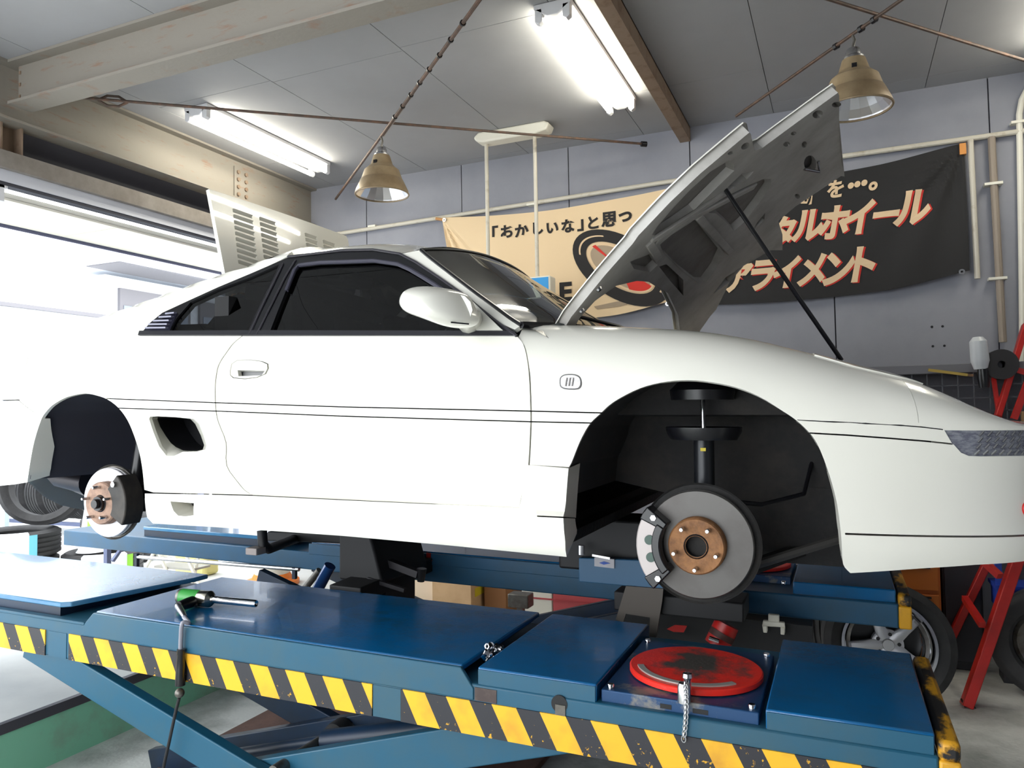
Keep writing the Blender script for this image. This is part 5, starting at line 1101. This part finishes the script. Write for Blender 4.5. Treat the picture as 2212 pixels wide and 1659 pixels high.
a, b_ = won(2005, 799, 1, 5.1), won(2090, 810, 1, 5.1); t = thing('measuring_stick', 'yellow and tan stick lying on the grey wall shelf', 'stick', tuple(a)); part('stick', G().bar(a, b_, .012, .016), M('yellow_stick', (176, 150, 70), .6), t); part('stick_tip', G().bar(b_, b_ + (.03, 0, -.004), .01, .014), M('stick_tip', (120, 90, 60), .6), t)
# white dispenser on the wall
q0, q1 = won(2112, 728, 1, 4.95), won(2122, 832, 1, 4.95)
t = thing('spray_bottle', 'white cylinder bottle with black nozzle hanging upside down by the shelf', 'bottle', tuple(q1)); d_ = _n(q0 - q1); L_ = np.linalg.norm(q0 - q1)
part('bottle_body', G().lathe([(.0001, L_), (.025, L_), (.044, L_ - .025), (.047, L_ * .5), (.042, .12), (.034, .09), (.0001, .09)], q1, d_, 24), M('bottle_white', (200, 204, 208), .35), t); part('nozzle', G().lathe([(.0001, .1), (.026, .1), (.03, .03), (.024, -.015), (.0001, -.015)], q1 + (.008, -.004, 0), d_, 18), BLACKTRIM, t)
part('holder', G().bar(q0 * .5 + q1 * .5 + (0, .045, 0), (q0[0], 5.115, q0[2] * .5 + q1[2] * .5), .02, .03), GRY, t)
q = won(2160, 788, 1, 5.045)
t = thing('hose_reel', 'dark round hose reel on the wall behind the red ladder', 'hose reel', tuple(q)); part('drum', G().lathe([(.02, -.05), (.085, -.05), (.085, -.04), (.06, -.035), (.06, .035), (.085, .04), (.085, .05), (.02, .05)], q, (0, 1, 0), 32), M('dark_reel', (38, 36, 38), .6), t); g = G()
for k in range(6): g.tube([(q[0] + .066 * math.cos(w), q[1] - .028 + k * .011, q[2] + .066 * math.sin(w)) for w in np.linspace(0, 2 * math.pi, 25)], .008, 6, False)
part('hose_coil', g, RUBBER, t); part('bracket', G().box(q[0] - .03, q[0] + .03, q[1] + .05, 5.118, q[2] - .03, q[2] + .03), GRY, t)
# red ladder
RL = M('red_ladder_paint', (190, 34, 28), .4, var=((160, 30, 26), 5, .4, .7))
t = thing('red_ladder', 'red steel stepladder leaning open at the end of the workshop', 'ladder', (.8, 4.6, 0))
def rp(px, py, y): return won(px, py, 1, y)
f0 = rp(2087, 1516, 4.45); f0[2] = 0; f1 = rp(2212, 1165, 4.6)
dirn = (f1 - f0) / f1[2]
part('front_leg', G().bar(f0, f0 + dirn * 1.0, .05, .085, (0, 1, 0)), RL, t, bev=.005)
b0 = rp(2092, 1300, 5.0); b1_ = rp(2150, 1180, 5.0)
part('rear_leg', G().bar(b0 - (b1_ - b0) * 2.0 * (b0[2] / max(.01, (b1_ - b0)[2]) / 2.0), b1_ + (b1_ - b0) * .6, .04, .06, (0, 1, 0)), RL, t, bev=.004)
part('brace', G().bar(rp(2084, 1292, 4.8), rp(2122, 1350, 4.5), .03, .03), RL, t)
part('brace', G().bar(rp(2120, 1208, 4.6), rp(2160, 1245, 4.5), .03, .03), RL, t)
part('rail', G().bar(rp(2155, 900, 5.0), rp(2216, 700, 5.1), .03, .07, (0, 1, 0)), RL, t, bev=.004)
part('rail', G().bar(rp(2157, 892, 5.05), rp(2144, 800, 5.1), .02, .035, (0, 1, 0)), RL, t)
part('rail', G().bar(rp(2190, 905, 4.9), rp(2222, 820, 4.9), .03, .04, (0, 1, 0)), RL, t)
part('rung', G().bar(rp(2188, 797, 5.02), rp(2240, 812, 5.02), .03, .03), RL, t)
p_ = rp(2157, 892, 5.05); part('lower_rail', G().bar(p_, (p_[0] - .12, 4.75, .9), .03, .05, (0, 1, 0)), RL, t)
part('foot', G().bar(f0 + (-.01, 0, .0), f0 + (.03, 0, .02), .06, .04, (0, 1, 0)), BLACKTRIM, t)
a, b_ = rp(2190, 880, 4.95), rp(2216, 960, 4.9); tt = thing('tan_board', 'tan wooden board leaning behind the ladder', 'board', (1.05, 5.2, 0)); part('board', G().box(.93, 1.3, 5.08, 5.105, 0, 1.47), M('tan_wood', (196, 160, 118), .7), tt, bev=.003); part('batten', G().box(.95, 1.28, 5.068, 5.081, .7, .76), M('tan_wood_batten', (180, 144, 104), .7), tt)
# alloy wheel
def alloy(c, ax, R, label, tilt=0):
    t = thing('alloy_wheel', label, 'wheel', (c[0], c[1], 0)); w = .2; r = R * .70; a = _n(ax); u = np.array([0, 0, 1.0]); u = _n(u - a * a.dot(u)); v = np.cross(a, u)
    part('tyre', tyre_geo(R, r, w, c, ax, 64), TYRE, t)
    part('rim', G().lathe([(r + .004, w * .40), (r + .006, w * .47), (r - .008, w * .47), (r - .016, w * .40), (r - .018, w * .16), (r - .04, w * .10), (r - .042, -.04), (r - .02, -w * .42), (r + .004, -w * .42)], c, ax, 64), M('polished_lip', (220, 220, 226), .12, 1), t)
    SP = M('spoke_silver', (196, 196, 200), .35, .6)
    def P(r_, an, h): return np.array(c) + u * r_ * math.cos(an) + v * r_ * math.sin(an) + a * h
    for k in range(5):
        an = 2 * math.pi * k / 5 + tilt; rows = []
        for r_, hw, h in ((.03, .036, .045), (.07, .030, .05), (.11, .022, .052), (r * .8, .017, .05), (r - .03, .019, .04)):
            da = hw / r_; rows.append([P(r_, an - da, h - .03), P(r_, an - da, h), P(r_, an - da * .6, h + .006), P(r_, an + da * .6, h + .006), P(r_, an + da, h), P(r_, an + da, h - .03)])
        part('spoke', G().grid(rows), SP, t)
        part('lug_hole', G().lathe([(.0001, .004), (.009, .004), (.009, -.02)], P(.052, an + math.pi / 5, .052), a, 14), BLACKTRIM, t)
    part('hub_face', G().lathe([(.0001, .052), (.066, .05), (.075, .045), (.075, .0)], c, ax, 40), SP, t)
    part('centre_cap', G().lathe([(.0001, .068), (.026, .068), (.03, .06), (.03, .05)], c, ax, 30), M('cap_silver', (206, 206, 208), .25, .7), t)
    part('rivet_ring', G().lathe([(r - .018, .030), (r - .04, .034), (r - .042, .02)], c, ax, 64), DULL, t)
    part('back_barrel', G().disc(np.array(c) - a * .06, r - .04, ax, .004, 40), BLACKTRIM, t)
    return t
wc = won(1915, 1398, 1, 4.35); ax = _n((.10, -1, .12))
alloy((wc[0], 4.35, .305), ax, .305, 'five spoke silver alloy wheel leaning behind the platform end', .40)
wc2 = won(1822, 1375, 1, 4.7)
t = thing('alloy_wheel', 'second silver wheel mostly hidden behind the lift', 'wheel', (wc2[0], 4.85, 0)); part('tyre', tyre_geo(.30, .2, .2, (wc2[0] + .02, 4.85, .30), (.85, -.5, 0)), TYRE, t); part('rim', G().lathe([(.2, .08), (.19, .06), (.17, -.05), (.05, .03), (.0001, .03)], (wc2[0] + .02, 4.85, .30), (.85, -.5, 0), 40), STEEL, t)
wc = won(2190, 1460, 1, 4.7)
t = thing('trolley_wheel', 'black tyre with a grey hub at the foot of the red ladder', 'wheel', (.98, 4.6, 0)); part('tyre', tyre_geo(.28, .17, .19, (.96, 4.72, .28), (-.35, -.93, 0)), TYRE, t); part('hub', G().lathe([(.17, .05), (.15, .06), (.10, .03), (.04, .05), (.0001, .05)], (.96, 4.72, .28), (-.35, -.93, 0), 30), DULL, t)
for k in range(5):
    an = k * 1.2566; part('hub_slot', G().lathe([(.0001, .055), (.02, .055), (.02, .03)], (.96 + .09 * math.cos(an) * .93, 4.72 - .09 * math.cos(an) * .35, .28 + .09 * math.sin(an)), (-.35, -.93, 0), 12), BLACKTRIM, t)
BLU = M('bright_blue_paint', (36, 70, 180), .45)
t = thing('blue_crate', 'blue plastic crate behind the ladder foot', 'crate', (1.0, 5.0, 0)); part('crate_body', G().box(.74, 1.25, 4.87, 5.05, .40, .52), BLU, t, bev=.006); part('crate_rim', G().box(.73, 1.26, 4.86, 5.06, .51, .53), BLU, t); part('crate_stand', G().box(.76, 1.23, 4.89, 5.03, .0, .40), M('stand_dark', (40, 40, 46), .6), t)
part('tall_rail', G().box(.74, .77, 4.87, 4.90, .53, .78).box(.74, 1.25, 4.87, 4.90, .76, .78), BLU, t)
# drill marks on the wall
for px, py in ((2013, 706), (2036, 705), (2015, 748), (2040, 747)):
    q = won(px, py, 1, WY - .008); part('anchor_hole', G().lathe([(.0001, -.002), (.008, -.002), (.008, .002)], q, (0, 1, 0), 8), BLACKTRIM, wf)
# ================================================================ outside: house with eaves, windows, low wall
HOUSE = M('house_white', (226, 230, 236), .7); SOF = M('house_soffit_grey', (118, 116, 120), .8); WINB = M('house_window', (124, 134, 150), .3)
hw = thing('house', 'pale house with grey eaves and a band of windows outside the gateway', 'building', (-11, 9, GZ))
part('wall', G().box(-10.2, -9.6, 7.6, 16, GZ, 3.62), HOUSE, hw); part('eaves', G().box(-10.3, -8.9, 7.2, 16.3, 3.69, 3.9), HOUSE, hw, bev=.01); part('soffit', G().box(-9.6, -8.95, 7.3, 16.2, 3.675, 3.69), SOF, hw)
part('roof', G().prism([(-8.8, 3.9), (-10.3, 4.2), (-10.3, 3.9)], 1, 7.1, 16.3), HOUSE, hw)
for i in range(5):
    y = 7.8 + i * 1.5; w_ = part('window', G().box(-9.62, -9.55, y, y + 1.3, 2.9, 3.45), SOF, hw); part('pane', G().box(-9.56, -9.54, y + .06, y + 1.24, 2.94, 3.2), WINB, w_)
part('sill_band', G().box(-9.6, -9.5, 7.6, 16, 2.8, 2.92), SOF, hw)
fn = thing('boundary_wall', 'low white boundary wall outside beyond the tyres', 'wall', (-9.5, 4, GZ)); part('wall', G().box(-9.6, -9.4, 2.0, 7.4, GZ, 2.95), HOUSE, fn); part('coping', G().box(-9.65, -9.35, 1.95, 7.45, 2.95, 3.0), SOF, fn)
# neighbouring house front across the yard, behind the camera side of the gateway stays open sky
